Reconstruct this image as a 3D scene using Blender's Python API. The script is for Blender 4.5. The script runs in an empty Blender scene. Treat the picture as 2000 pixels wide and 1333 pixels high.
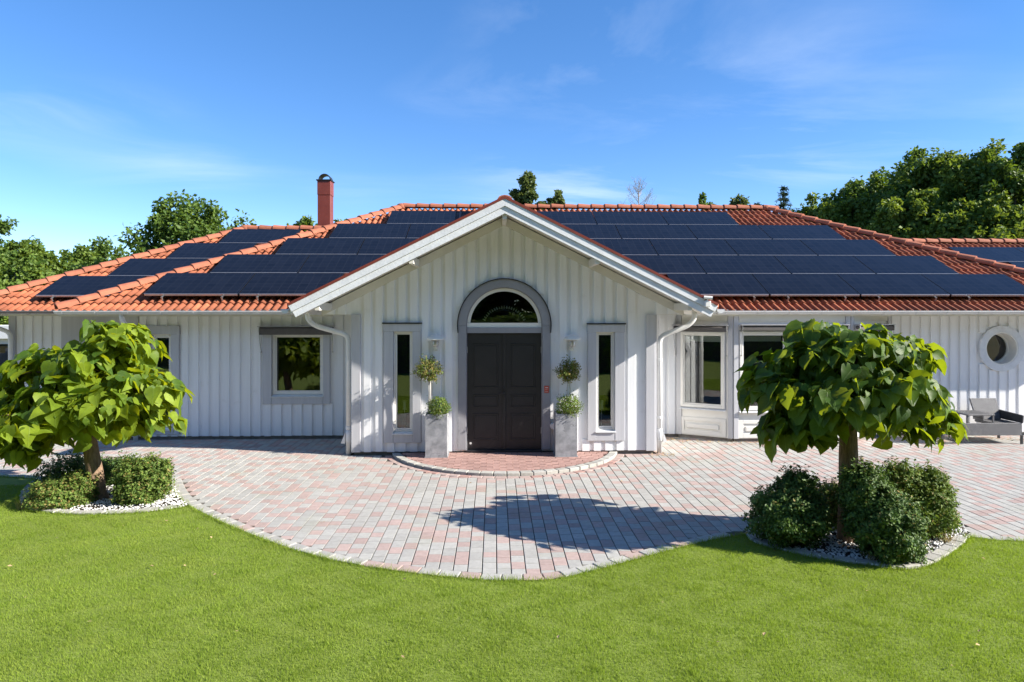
import bpy, bmesh, math, random
import numpy as np
from mathutils import Vector, Matrix
from mathutils.geometry import tessellate_polygon
random.seed(7)
rng = np.random.default_rng(7)
scene = bpy.context.scene
col = scene.collection

# ------------------------------------------------------------------ camera
F, H, YAW, HY = 1285.0, 2.5, 0.0265, 608.0
cam_d = bpy.data.cameras.new('camera')
cam_d.sensor_width = 36.0
cam_d.lens = F / 2000.0 * 36.0
cam_d.shift_y = -(666.5 - HY) / 2000.0
cam_d.clip_start = 0.05
cam_d.clip_end = 2000
cam = bpy.data.objects.new('camera', cam_d)
cam.location = (0, 0, H)
cam.rotation_euler = (math.pi / 2, 0, -YAW)
col.objects.link(cam)
scene.camera = cam

# ------------------------------------------------------------------ sky and sun
SUN = Vector((3.9, -1.0, 2.32)).normalized()
elev = math.asin(SUN.z)
azim = math.atan2(SUN.x, SUN.y)
world = bpy.data.worlds.new('World')
scene.world = world
world.use_nodes = True
wn, wl = world.node_tree.nodes, world.node_tree.links
wn.clear()
w_out = wn.new('ShaderNodeOutputWorld')
w_bg = wn.new('ShaderNodeBackground')
w_bg.inputs['Strength'].default_value = 0.092
w_sky = wn.new('ShaderNodeTexSky')
w_sky.sky_type = 'NISHITA'
w_sky.sun_disc = False
w_sky.sun_elevation = elev
w_sky.sun_rotation = azim
w_sky.air_density = 0.62
w_sky.dust_density = 0.0
w_sky.ozone_density = 1.5
w_tc = wn.new('ShaderNodeTexCoord')
# cirrus: noise on a flat layer high above (direction divided by its height)
w_sep = wn.new('ShaderNodeSeparateXYZ')
wl.new(w_tc.outputs['Generated'], w_sep.inputs[0])
w_zz = wn.new('ShaderNodeMath'); w_zz.operation = 'ADD'; w_zz.inputs[1].default_value = 0.12
wl.new(w_sep.outputs['Z'], w_zz.inputs[0])
w_zm = wn.new('ShaderNodeMath'); w_zm.operation = 'MAXIMUM'; w_zm.inputs[1].default_value = 0.08
wl.new(w_zz.outputs[0], w_zm.inputs[0])
w_dx = wn.new('ShaderNodeMath'); w_dx.operation = 'DIVIDE'
w_dy = wn.new('ShaderNodeMath'); w_dy.operation = 'DIVIDE'
wl.new(w_sep.outputs['X'], w_dx.inputs[0]); wl.new(w_zm.outputs[0], w_dx.inputs[1])
wl.new(w_sep.outputs['Y'], w_dy.inputs[0]); wl.new(w_zm.outputs[0], w_dy.inputs[1])
w_cmb = wn.new('ShaderNodeCombineXYZ')
wl.new(w_dx.outputs[0], w_cmb.inputs[0]); wl.new(w_dy.outputs[0], w_cmb.inputs[1])
w_map = wn.new('ShaderNodeMapping')
w_map.inputs['Rotation'].default_value = (0, 0, math.radians(50))
w_map.inputs['Scale'].default_value = (0.5, 1.5, 1)
w_map.inputs['Location'].default_value = (19.0, 4.4, 8.0)
wl.new(w_cmb.outputs[0], w_map.inputs[0])
w_n1 = wn.new('ShaderNodeTexNoise')
w_n1.inputs['Scale'].default_value = 0.9; w_n1.inputs['Detail'].default_value = 7
w_n1.inputs['Roughness'].default_value = 0.62; w_n1.inputs['Distortion'].default_value = 1.1
wl.new(w_map.outputs[0], w_n1.inputs['Vector'])
w_n2 = wn.new('ShaderNodeTexNoise')
w_n2.inputs['Scale'].default_value = 0.42; w_n2.inputs['Detail'].default_value = 2
wl.new(w_cmb.outputs[0], w_n2.inputs['Vector'])
w_r1 = wn.new('ShaderNodeMapRange')
w_r1.inputs['From Min'].default_value = 0.46; w_r1.inputs['From Max'].default_value = 0.85
wl.new(w_n1.outputs['Fac'], w_r1.inputs['Value'])
w_r2 = wn.new('ShaderNodeMapRange')
w_r2.inputs['From Min'].default_value = 0.47; w_r2.inputs['From Max'].default_value = 0.68
wl.new(w_n2.outputs['Fac'], w_r2.inputs['Value'])
w_mul = wn.new('ShaderNodeMath'); w_mul.operation = 'MULTIPLY'
wl.new(w_r1.outputs[0], w_mul.inputs[0]); wl.new(w_r2.outputs[0], w_mul.inputs[1])
w_mul2 = wn.new('ShaderNodeMath'); w_mul2.operation = 'MULTIPLY'; w_mul2.inputs[1].default_value = 0.8
wl.new(w_mul.outputs[0], w_mul2.inputs[0])
w_mix = wn.new('ShaderNodeMixRGB')
w_mix.inputs[2].default_value = (5.6, 6.1, 6.8, 1)
wl.new(w_mul2.outputs[0], w_mix.inputs[0])
w_gam = wn.new('ShaderNodeGamma'); w_gam.inputs['Gamma'].default_value = 0.78
w_hsv = wn.new('ShaderNodeHueSaturation'); w_hsv.inputs['Saturation'].default_value = 1.42; w_hsv.inputs['Hue'].default_value = 0.507
w_hsv.inputs['Value'].default_value = 1.6
wl.new(w_sky.outputs[0], w_gam.inputs['Color']); wl.new(w_gam.outputs[0], w_hsv.inputs['Color'])
wl.new(w_hsv.outputs[0], w_mix.inputs[1])
wl.new(w_mix.outputs[0], w_bg.inputs['Color'])
wl.new(w_bg.outputs[0], w_out.inputs['Surface'])

sun_d = bpy.data.lights.new('sun', 'SUN')
sun_d.energy = 5.0
sun_d.angle = math.radians(0.5)
sun_d.color = (1.0, 0.93, 0.83)
sun = bpy.data.objects.new('sun', sun_d)
sun.rotation_euler = SUN.to_track_quat('Z', 'Y').to_euler()
sun.location = (30, -5, 30)
col.objects.link(sun)

scene.view_settings.view_transform = 'Standard'
scene.view_settings.look = 'None'
scene.view_settings.exposure = 1.32
scene.view_settings.gamma = 1.0
scene.view_settings.use_curve_mapping = False
scene.cycles.max_bounces = 8
scene.cycles.transparent_max_bounces = 16

# ------------------------------------------------------------------ survey helpers (photo pixel -> place)
_sa, _ca = math.sin(YAW), math.cos(YAW)
def ray(x, y):
    t = (x - 1000.0) / F
    return Vector((_sa + t * _ca, _ca - t * _sa, (HY - y) / F))
def onY(x, y, Y):
    d = ray(x, y); s = Y / d.y
    return (d.x * s, H + d.z * s)
def xY(x, Y): return onY(x, HY, Y)[0]
def zY(y, Y, x=1000): return onY(x, y, Y)[1]
def onG(x, y, z=0.0):
    d = ray(x, y); s = (z - H) / d.z
    return Vector((d.x * s, d.y * s, z))
def proj_area(p, size):
    v = Vector(p) - Vector((0, 0, H))
    dep = v.x * _sa + v.y * _ca
    return size / max(dep, 0.1) ** 2
def inframe(p, m=20):
    v = Vector(p) - Vector((0, 0, H))
    dep = v.x * _sa + v.y * _ca
    if dep < 0.2: return False
    x = 1000 + F * (v.x * _ca - v.y * _sa) / dep
    y = HY - F * v.z / dep
    return -m < x < 2000 + m and -m < y < 1333 + m

# ------------------------------------------------------------------ materials
MAT = {}
def new_mat(name):
    m = bpy.data.materials.new(name); m.use_nodes = True
    n, l = m.node_tree.nodes, m.node_tree.links
    MAT[name] = m
    return m, n, l, n['Principled BSDF']
def N(n, t, **kw):
    x = n.new(t)
    for k, v in kw.items():
        if hasattr(x, k): setattr(x, k, v)
        else: x.inputs[k].default_value = v
    return x
def noise_mat(name, c1, c2, scale=4, rough=0.7, bump=0.0, bscale=60, stretch=None, rnd=0.0, spec=0.4, metallic=0, island=False, dirt=None):
    """two-tone procedural surface with optional per-object variation and fine relief"""
    m, n, l, b = new_mat(name)
    tc = N(n, 'ShaderNodeTexCoord')
    vec = tc.outputs['Object']
    geo = N(n, 'ShaderNodeNewGeometry')
    vec = geo.outputs['Position']
    if stretch:
        mp = N(n, 'ShaderNodeMapping'); mp.inputs['Scale'].default_value = stretch
        l.new(vec, mp.inputs[0]); vec = mp.outputs[0]
    t = N(n, 'ShaderNodeTexNoise'); t.inputs['Scale'].default_value = scale; t.inputs['Detail'].default_value = 6
    t.inputs['Roughness'].default_value = 0.65
    l.new(vec, t.inputs['Vector'])
    r = N(n, 'ShaderNodeValToRGB')
    r.color_ramp.elements[0].position = 0.3; r.color_ramp.elements[1].position = 0.7
    r.color_ramp.elements[0].color = (*c1, 1); r.color_ramp.elements[1].color = (*c2, 1)
    l.new(t.outputs['Fac'], r.inputs['Fac'])
    out = r.outputs['Color']
    if rnd:
        if island: src = geo.outputs['Random Per Island']
        else:
            oi = N(n, 'ShaderNodeObjectInfo'); src = oi.outputs['Random']
        mr = N(n, 'ShaderNodeMapRange'); mr.inputs['To Min'].default_value = 1 - rnd; mr.inputs['To Max'].default_value = 1 + rnd
        l.new(src, mr.inputs['Value'])
        hs = N(n, 'ShaderNodeHueSaturation')
        l.new(mr.outputs[0], hs.inputs['Value']); l.new(out, hs.inputs['Color'])
        out = hs.outputs['Color']
    if dirt:
        dn = N(n, 'ShaderNodeTexNoise'); dn.inputs['Scale'].default_value = dirt[1]; dn.inputs['Detail'].default_value = 8
        l.new(geo.outputs['Position'], dn.inputs['Vector'])
        dr = N(n, 'ShaderNodeMapRange'); dr.inputs['From Min'].default_value = dirt[2]; dr.inputs['From Max'].default_value = dirt[3]
        dr.inputs['To Max'].default_value = dirt[4]
        l.new(dn.outputs['Fac'], dr.inputs['Value'])
        mx = N(n, 'ShaderNodeMixRGB'); mx.inputs[2].default_value = (*dirt[0], 1)
        l.new(dr.outputs[0], mx.inputs[0]); l.new(out, mx.inputs[1]); out = mx.outputs[0]
    l.new(out, b.inputs['Base Color'])
    b.inputs['Roughness'].default_value = rough
    b.inputs['Specular IOR Level'].default_value = spec
    b.inputs['Metallic'].default_value = metallic
    if bump:
        bn = N(n, 'ShaderNodeTexNoise'); bn.inputs['Scale'].default_value = bscale; bn.inputs['Detail'].default_value = 5
        l.new(vec, bn.inputs['Vector'])
        bp = N(n, 'ShaderNodeBump'); bp.inputs['Strength'].default_value = bump; bp.inputs['Distance'].default_value = 0.01
        l.new(bn.outputs['Fac'], bp.inputs['Height']); l.new(bp.outputs[0], b.inputs['Normal'])
    return m
def leaf_mat(name, c1, c2, trans, tfac=0.4, rough=0.45, island=True, nscale=9, vr=0.3, spec=0.25, patch=None):
    m, n, l, b = new_mat(name)
    geo = N(n, 'ShaderNodeNewGeometry'); oi = N(n, 'ShaderNodeObjectInfo')
    src = geo.outputs['Random Per Island'] if island else oi.outputs['Random']
    r = N(n, 'ShaderNodeValToRGB')
    r.color_ramp.elements[0].color = (*c1, 1); r.color_ramp.elements[1].color = (*c2, 1)
    l.new(src, r.inputs['Fac'])
    t = N(n, 'ShaderNodeTexNoise'); t.inputs['Scale'].default_value = nscale; t.inputs['Detail'].default_value = 4
    l.new(geo.outputs['Position'], t.inputs['Vector'])
    mr = N(n, 'ShaderNodeMapRange'); mr.inputs['From Min'].default_value = 0.25; mr.inputs['From Max'].default_value = 0.75; mr.inputs['To Min'].default_value = 1 - vr; mr.inputs['To Max'].default_value = 1 + vr
    l.new(t.outputs['Fac'], mr.inputs['Value'])
    hs = N(n, 'ShaderNodeHueSaturation'); l.new(r.outputs[0], hs.inputs['Color']); l.new(mr.outputs[0], hs.inputs['Value'])
    src = hs.outputs[0]
    if patch:
        pn = N(n, 'ShaderNodeTexNoise'); pn.inputs['Scale'].default_value = patch[1]; pn.inputs['Detail'].default_value = 5; pn.inputs['Roughness'].default_value = 0.7
        l.new(geo.outputs['Position'], pn.inputs['Vector'])
        pr = N(n, 'ShaderNodeMapRange'); pr.inputs['From Min'].default_value = 0.48; pr.inputs['From Max'].default_value = 0.72; pr.inputs['To Max'].default_value = patch[2]
        l.new(pn.outputs['Fac'], pr.inputs['Value'])
        pm = N(n, 'ShaderNodeMixRGB'); pm.inputs[2].default_value = (*patch[0], 1); l.new(pr.outputs[0], pm.inputs[0]); l.new(src, pm.inputs[1]); src = pm.outputs[0]
    l.new(src, b.inputs['Base Color'])
    b.inputs['Roughness'].default_value = rough; b.inputs['Specular IOR Level'].default_value = spec
    tr = N(n, 'ShaderNodeBsdfTranslucent'); tr.inputs['Color'].default_value = (*trans, 1)
    mx = N(n, 'ShaderNodeMixShader'); mx.inputs[0].default_value = tfac
    l.new(b.outputs[0], mx.inputs[1]); l.new(tr.outputs[0], mx.inputs[2])
    l.new(mx.outputs[0], n['Material Output'].inputs['Surface'])
    return m
def vein_mat(name, c1, c2, trans, tfac, island, rough=0.5):
    m = leaf_mat(name, c1, c2, trans, tfac, rough, island)
    n, l = m.node_tree.nodes, m.node_tree.links
    b = n['Principled BSDF']; b.inputs['Specular IOR Level'].default_value = 0.2
    src = b.inputs['Base Color'].links[0].from_socket
    uv = N(n, 'ShaderNodeUVMap'); sp = N(n, 'ShaderNodeSeparateXYZ'); l.new(uv.outputs[0], sp.inputs[0])
    ab = N(n, 'ShaderNodeMath', operation='ABSOLUTE'); l.new(sp.outputs[0], ab.inputs[0])
    m1 = N(n, 'ShaderNodeMapRange'); m1.inputs['From Max'].default_value = 0.022; m1.inputs['To Min'].default_value = 1; m1.inputs['To Max'].default_value = 0
    l.new(ab.outputs[0], m1.inputs['Value'])
    s1 = N(n, 'ShaderNodeMath', operation='MULTIPLY'); s1.inputs[1].default_value = 0.9; l.new(ab.outputs[0], s1.inputs[0])
    s2 = N(n, 'ShaderNodeMath', operation='SUBTRACT'); l.new(sp.outputs[1], s2.inputs[0]); l.new(s1.outputs[0], s2.inputs[1])
    s3 = N(n, 'ShaderNodeMath', operation='MULTIPLY'); s3.inputs[1].default_value = 5.5; l.new(s2.outputs[0], s3.inputs[0])
    fr = N(n, 'ShaderNodeMath', operation='FRACT'); l.new(s3.outputs[0], fr.inputs[0])
    m2 = N(n, 'ShaderNodeMapRange'); m2.inputs['From Max'].default_value = 0.12; m2.inputs['To Min'].default_value = 0.7; m2.inputs['To Max'].default_value = 0
    l.new(fr.outputs[0], m2.inputs['Value'])
    mxm = N(n, 'ShaderNodeMath', operation='MAXIMUM'); l.new(m1.outputs[0], mxm.inputs[0]); l.new(m2.outputs[0], mxm.inputs[1])
    sc = N(n, 'ShaderNodeMath', operation='MULTIPLY'); sc.inputs[1].default_value = 0.38; l.new(mxm.outputs[0], sc.inputs[0])
    mix = N(n, 'ShaderNodeMixRGB'); mix.inputs[2].default_value = (0.26, 0.36, 0.09, 1)
    l.new(sc.outputs[0], mix.inputs[0]); l.new(src, mix.inputs[1]); l.new(mix.outputs[0], b.inputs['Base Color'])
    bp = N(n, 'ShaderNodeBump'); bp.inputs['Strength'].default_value = 0.5; bp.inputs['Distance'].default_value = 0.004
    l.new(mxm.outputs[0], bp.inputs['Height']); bp.invert = True; l.new(bp.outputs[0], b.inputs['Normal'])
def glass_mat(name, ior=1.75, tint=(0.82, 0.86, 0.85)):
    m, n, l, b = new_mat(name)
    n.remove(b)
    tr = N(n, 'ShaderNodeBsdfTransparent'); tr.inputs[0].default_value = (*tint, 1)
    gl = N(n, 'ShaderNodeBsdfGlossy'); gl.inputs['Roughness'].default_value = 0.0
    gl.inputs['Color'].default_value = (1, 1, 1, 1)
    fr = N(n, 'ShaderNodeFresnel'); fr.inputs['IOR'].default_value = ior
    mx = N(n, 'ShaderNodeMixShader')
    l.new(fr.outputs[0], mx.inputs[0]); l.new(tr.outputs[0], mx.inputs[1]); l.new(gl.outputs[0], mx.inputs[2])
    l.new(mx.outputs[0], n['Material Output'].inputs['Surface'])
    return m

noise_mat('white_paint', (0.765, 0.775, 0.79), (0.825, 0.835, 0.85), 3, 0.55, 0.09, 26, (6, 6, 0.35), rnd=0.02,
          dirt=((0.45, 0.43, 0.38), 5, 0.62, 0.85, 0.3))
noise_mat('grey_paint', (0.46, 0.465, 0.49), (0.53, 0.535, 0.56), 3, 0.55, 0.09, 26, (6, 6, 0.35), rnd=0.03)
noise_mat('arch_paint', (0.25, 0.252, 0.275), (0.30, 0.302, 0.325), 3, 0.55, 0.2, 26)
noise_mat('verge_paint', (0.62, 0.64, 0.66), (0.74, 0.76, 0.78), 7, 0.55, 0.2, 30, rnd=0.02, dirt=((0.33, 0.31, 0.27), 22, 0.66, 0.8, 0.5))
noise_mat('frame_white', (0.74, 0.73, 0.69), (0.78, 0.77, 0.73), 5, 0.4)
noise_mat('soffit_paint', (0.62, 0.60, 0.54), (0.70, 0.68, 0.62), 3, 0.6)
noise_mat('door_paint', (0.024, 0.022, 0.024), (0.031, 0.028, 0.030), 3, 0.42, 0.08, 40)
noise_mat('black_metal', (0.015, 0.015, 0.017), (0.025, 0.025, 0.028), 8, 0.45)
noise_mat('gutter_metal', (0.60, 0.61, 0.62), (0.70, 0.71, 0.72), 5, 0.35, spec=0.5)
noise_mat('pipe_white', (0.72, 0.72, 0.71), (0.78, 0.78, 0.77), 5, 0.35, dirt=((0.4, 0.35, 0.27), 14, 0.64, 0.82, 0.45))
noise_mat('plinth', (0.16, 0.14, 0.12), (0.26, 0.235, 0.21), 9, 0.9, 0.4, 90)
for nm, isl in (('tile', False), ('tile_field', True)):
    noise_mat(nm, (0.265, 0.078, 0.036), (0.375, 0.118, 0.053), 5, 0.8, 0.25, 120, rnd=0.27, island=isl,
              dirt=((0.13, 0.055, 0.035), 9, 0.54, 0.8, 0.6))
noise_mat('ridge_clay', (0.28, 0.09, 0.048), (0.38, 0.135, 0.074), 5, 0.8, 0.25, 120, rnd=0.15, dirt=((0.24, 0.11, 0.07), 9, 0.56, 0.8, 0.4))
noise_mat('underlay', (0.05, 0.022, 0.016), (0.07, 0.03, 0.02), 5, 0.9)
noise_mat('red_sheet', (0.155, 0.034, 0.024), (0.20, 0.046, 0.032), 4, 0.45, rnd=0.03)
for nm, isl in (('paver_grey', False), ('paver_grey_field', True)):
    noise_mat(nm, (0.31, 0.303, 0.282), (0.385, 0.378, 0.352), 16, 0.9, 0.4, 260, rnd=0.09, island=isl,
              dirt=((0.26, 0.27, 0.17), 1.7, 0.56, 0.85, 0.45))
for nm, isl in (('paver_pink', False), ('paver_pink_field', True)):
    noise_mat(nm, (0.325, 0.245, 0.22), (0.405, 0.31, 0.28), 16, 0.9, 0.4, 260, rnd=0.09, island=isl,
              dirt=((0.30, 0.24, 0.15), 1.7, 0.56, 0.85, 0.45))
noise_mat('paver_red', (0.30, 0.185, 0.16), (0.385, 0.24, 0.21), 16, 0.9, 0.4, 260, rnd=0.12)
noise_mat('joint_sand', (0.05, 0.045, 0.036), (0.11, 0.10, 0.08), 30, 0.95, 0.4, 200)
noise_mat('edge_stone', (0.31, 0.30, 0.27), (0.40, 0.39, 0.355), 18, 0.9, 0.4, 200, rnd=0.12)
noise_mat('pebble', (0.62, 0.61, 0.58), (0.80, 0.79, 0.77), 40, 0.8, rnd=0.15, island=True)
noise_mat('bark', (0.13, 0.085, 0.055), (0.30, 0.205, 0.135), 12, 0.95, 0.9, 30, (4, 4, 0.8))
noise_mat('dark_bark', (0.05, 0.04, 0.03), (0.11, 0.09, 0.07), 8, 0.95, 0.8, 30, (4, 4, 0.8))
noise_mat('bare_bark', (0.22, 0.19, 0.17), (0.32, 0.29, 0.26), 8, 0.9)
noise_mat('birch_bark', (0.42, 0.40, 0.37), (0.6, 0.58, 0.55), 8, 0.9)
noise_mat('soil', (0.03, 0.022, 0.015), (0.06, 0.045, 0.03), 20, 0.95, 0.5, 90)
noise_mat('lawn_soil', (0.13, 0.175, 0.026), (0.19, 0.245, 0.04), 12, 0.95, 0.6, 150)
noise_mat('dry_field', (0.13, 0.14, 0.05), (0.24, 0.20, 0.09), 0.25, 0.95)
noise_mat('wicker', (0.085, 0.085, 0.088), (0.13, 0.13, 0.135), 30, 0.55, rnd=0.1)
noise_mat('wicker_dark', (0.03, 0.03, 0.032), (0.05, 0.05, 0.052), 30, 0.55)
noise_mat('awning_cloth', (0.10, 0.092, 0.088), (0.13, 0.12, 0.115), 12, 0.9)
noise_mat('steel', (0.45, 0.45, 0.46), (0.55, 0.55, 0.56), 6, 0.35, metallic=0.8)
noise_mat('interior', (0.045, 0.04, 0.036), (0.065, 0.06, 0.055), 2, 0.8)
noise_mat('shed_pale', (0.55, 0.57, 0.58), (0.65, 0.67, 0.68), 2, 0.5)
noise_mat('fence_dark', (0.025, 0.025, 0.028), (0.045, 0.045, 0.05), 4, 0.6)
noise_mat('orchid_pink', (0.62, 0.36, 0.58), (0.75, 0.5, 0.70), 40, 0.6)
noise_mat('brass_dark', (0.08, 0.07, 0.06), (0.12, 0.10, 0.08), 8, 0.4, metallic=0.6)
noise_mat('sign_red', (0.42, 0.06, 0.04), (0.5, 0.08, 0.05), 10, 0.5)
noise_mat('dead_leaf', (0.30, 0.20, 0.10), (0.45, 0.33, 0.18), 30, 0.9, rnd=0.3, island=True)
glass_mat('pane_glass')
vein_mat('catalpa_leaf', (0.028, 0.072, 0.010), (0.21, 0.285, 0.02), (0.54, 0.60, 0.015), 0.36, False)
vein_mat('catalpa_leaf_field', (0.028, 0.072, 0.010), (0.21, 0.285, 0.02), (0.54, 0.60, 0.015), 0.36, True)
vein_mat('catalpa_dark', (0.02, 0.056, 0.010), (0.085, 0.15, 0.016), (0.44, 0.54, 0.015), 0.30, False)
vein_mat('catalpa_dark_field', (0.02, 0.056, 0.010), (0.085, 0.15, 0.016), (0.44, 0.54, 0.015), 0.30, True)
leaf_mat('box_leaf', (0.05, 0.10, 0.02), (0.17, 0.24, 0.045), (0.2, 0.28, 0.03), 0.25, 0.6)
leaf_mat('box_leaf_dark', (0.03, 0.075, 0.018), (0.125, 0.195, 0.045), (0.12, 0.2, 0.03), 0.22, 0.55)
leaf_mat('box_leaf_yellow', (0.13, 0.11, 0.03), (0.34, 0.27, 0.09), (0.3, 0.3, 0.05), 0.3, 0.6)
leaf_mat('oak_leaf', (0.045, 0.092, 0.018), (0.12, 0.185, 0.035), (0.18, 0.27, 0.02), 0.3, 0.5)
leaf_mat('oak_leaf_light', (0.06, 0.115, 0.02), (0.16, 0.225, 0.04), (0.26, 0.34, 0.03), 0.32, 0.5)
leaf_mat('birch_leaf', (0.05, 0.085, 0.025), (0.11, 0.15, 0.045), (0.2, 0.25, 0.05), 0.3, 0.5)
leaf_mat('needle', (0.018, 0.04, 0.022), (0.045, 0.08, 0.04), (0.06, 0.1, 0.04), 0.15, 0.6)
leaf_mat('grass_blade', (0.15, 0.235, 0.028), (0.29, 0.37, 0.06), (0.34, 0.47, 0.035), 0.4, 0.7, nscale=1.1, vr=0.2, spec=0.12, patch=((0.27, 0.28, 0.07), 2.2, 0.45))
leaf_mat('dry_grass', (0.28, 0.22, 0.09), (0.42, 0.34, 0.16), (0.4, 0.3, 0.12), 0.3, 0.7)

# solar cell sheet: printed cell lines under glass
m, n, l, b = new_mat('solar_cells')
tc = N(n, 'ShaderNodeTexCoord')
br = N(n, 'ShaderNodeTexBrick'); br.offset = 0.0
br.inputs['Scale'].default_value = 1.0; br.inputs['Mortar Size'].default_value = 0.004
br.inputs['Brick Width'].default_value = 0.172; br.inputs['Row Height'].default_value = 0.165
br.inputs['Color1'].default_value = (0.006, 0.0072, 0.012, 1); br.inputs['Color2'].default_value = (0.0085, 0.010, 0.016, 1)
br.inputs['Mortar'].default_value = (0.018, 0.02, 0.027, 1)
l.new(tc.outputs['Object'], br.inputs['Vector']); l.new(br.outputs['Color'], b.inputs['Base Color'])
b.inputs['Roughness'].default_value = 0.13; b.inputs['Specular IOR Level'].default_value = 0.09
noise_mat('panel_frame', (0.015, 0.015, 0.017), (0.025, 0.025, 0.027), 10, 0.35, metallic=0.5)
noise_mat('panel_edge', (0.42, 0.42, 0.44), (0.5, 0.5, 0.52), 10, 0.35, metallic=0.5)

# cracked stone planter
m, n, l, b = new_mat('planter_stone')
geo = N(n, 'ShaderNodeNewGeometry')
t = N(n, 'ShaderNodeTexNoise'); t.inputs['Scale'].default_value = 9; t.inputs['Detail'].default_value = 8
l.new(geo.outputs['Position'], t.inputs['Vector'])
r = N(n, 'ShaderNodeValToRGB'); r.color_ramp.elements[0].color = (0.20, 0.21, 0.225, 1); r.color_ramp.elements[1].color = (0.33, 0.34, 0.36, 1)
r.color_ramp.elements[0].position = 0.35; r.color_ramp.elements[1].position = 0.65
l.new(t.outputs['Fac'], r.inputs['Fac'])
wob = N(n, 'ShaderNodeTexNoise'); wob.inputs['Scale'].default_value = 6; wob.inputs['Detail'].default_value = 4
l.new(geo.outputs['Position'], wob.inputs['Vector'])
add = N(n, 'ShaderNodeMixRGB'); add.blend_type = 'ADD'; add.inputs[0].default_value = 0.28
l.new(geo.outputs['Position'], add.inputs[1]); l.new(wob.outputs['Color'], add.inputs[2])
vo = N(n, 'ShaderNodeTexVoronoi'); vo.feature = 'DISTANCE_TO_EDGE'; vo.inputs['Scale'].default_value = 4.2
l.new(add.outputs[0], vo.inputs['Vector'])
mr = N(n, 'ShaderNodeMapRange'); mr.inputs['From Min'].default_value = 0.0; mr.inputs['From Max'].default_value = 0.014
mr.inputs['To Min'].default_value = 0.75; mr.inputs['To Max'].default_value = 0.0
l.new(vo.outputs['Distance'], mr.inputs['Value'])
mk = N(n, 'ShaderNodeTexNoise'); mk.inputs['Scale'].default_value = 3.1
l.new(geo.outputs['Position'], mk.inputs['Vector'])
mkr = N(n, 'ShaderNodeMapRange'); mkr.inputs['From Min'].default_value = 0.46; mkr.inputs['From Max'].default_value = 0.56
l.new(mk.outputs['Fac'], mkr.inputs['Value'])
mm = N(n, 'ShaderNodeMath', operation='MULTIPLY'); l.new(mr.outputs[0], mm.inputs[0]); l.new(mkr.outputs[0], mm.inputs[1])
mx = N(n, 'ShaderNodeMixRGB'); mx.inputs[2].default_value = (0.07, 0.07, 0.075, 1)
l.new(mm.outputs[0], mx.inputs[0]); l.new(r.outputs[0], mx.inputs[1]); l.new(mx.outputs[0], b.inputs['Base Color'])
b.inputs['Roughness'].default_value = 0.7

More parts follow.
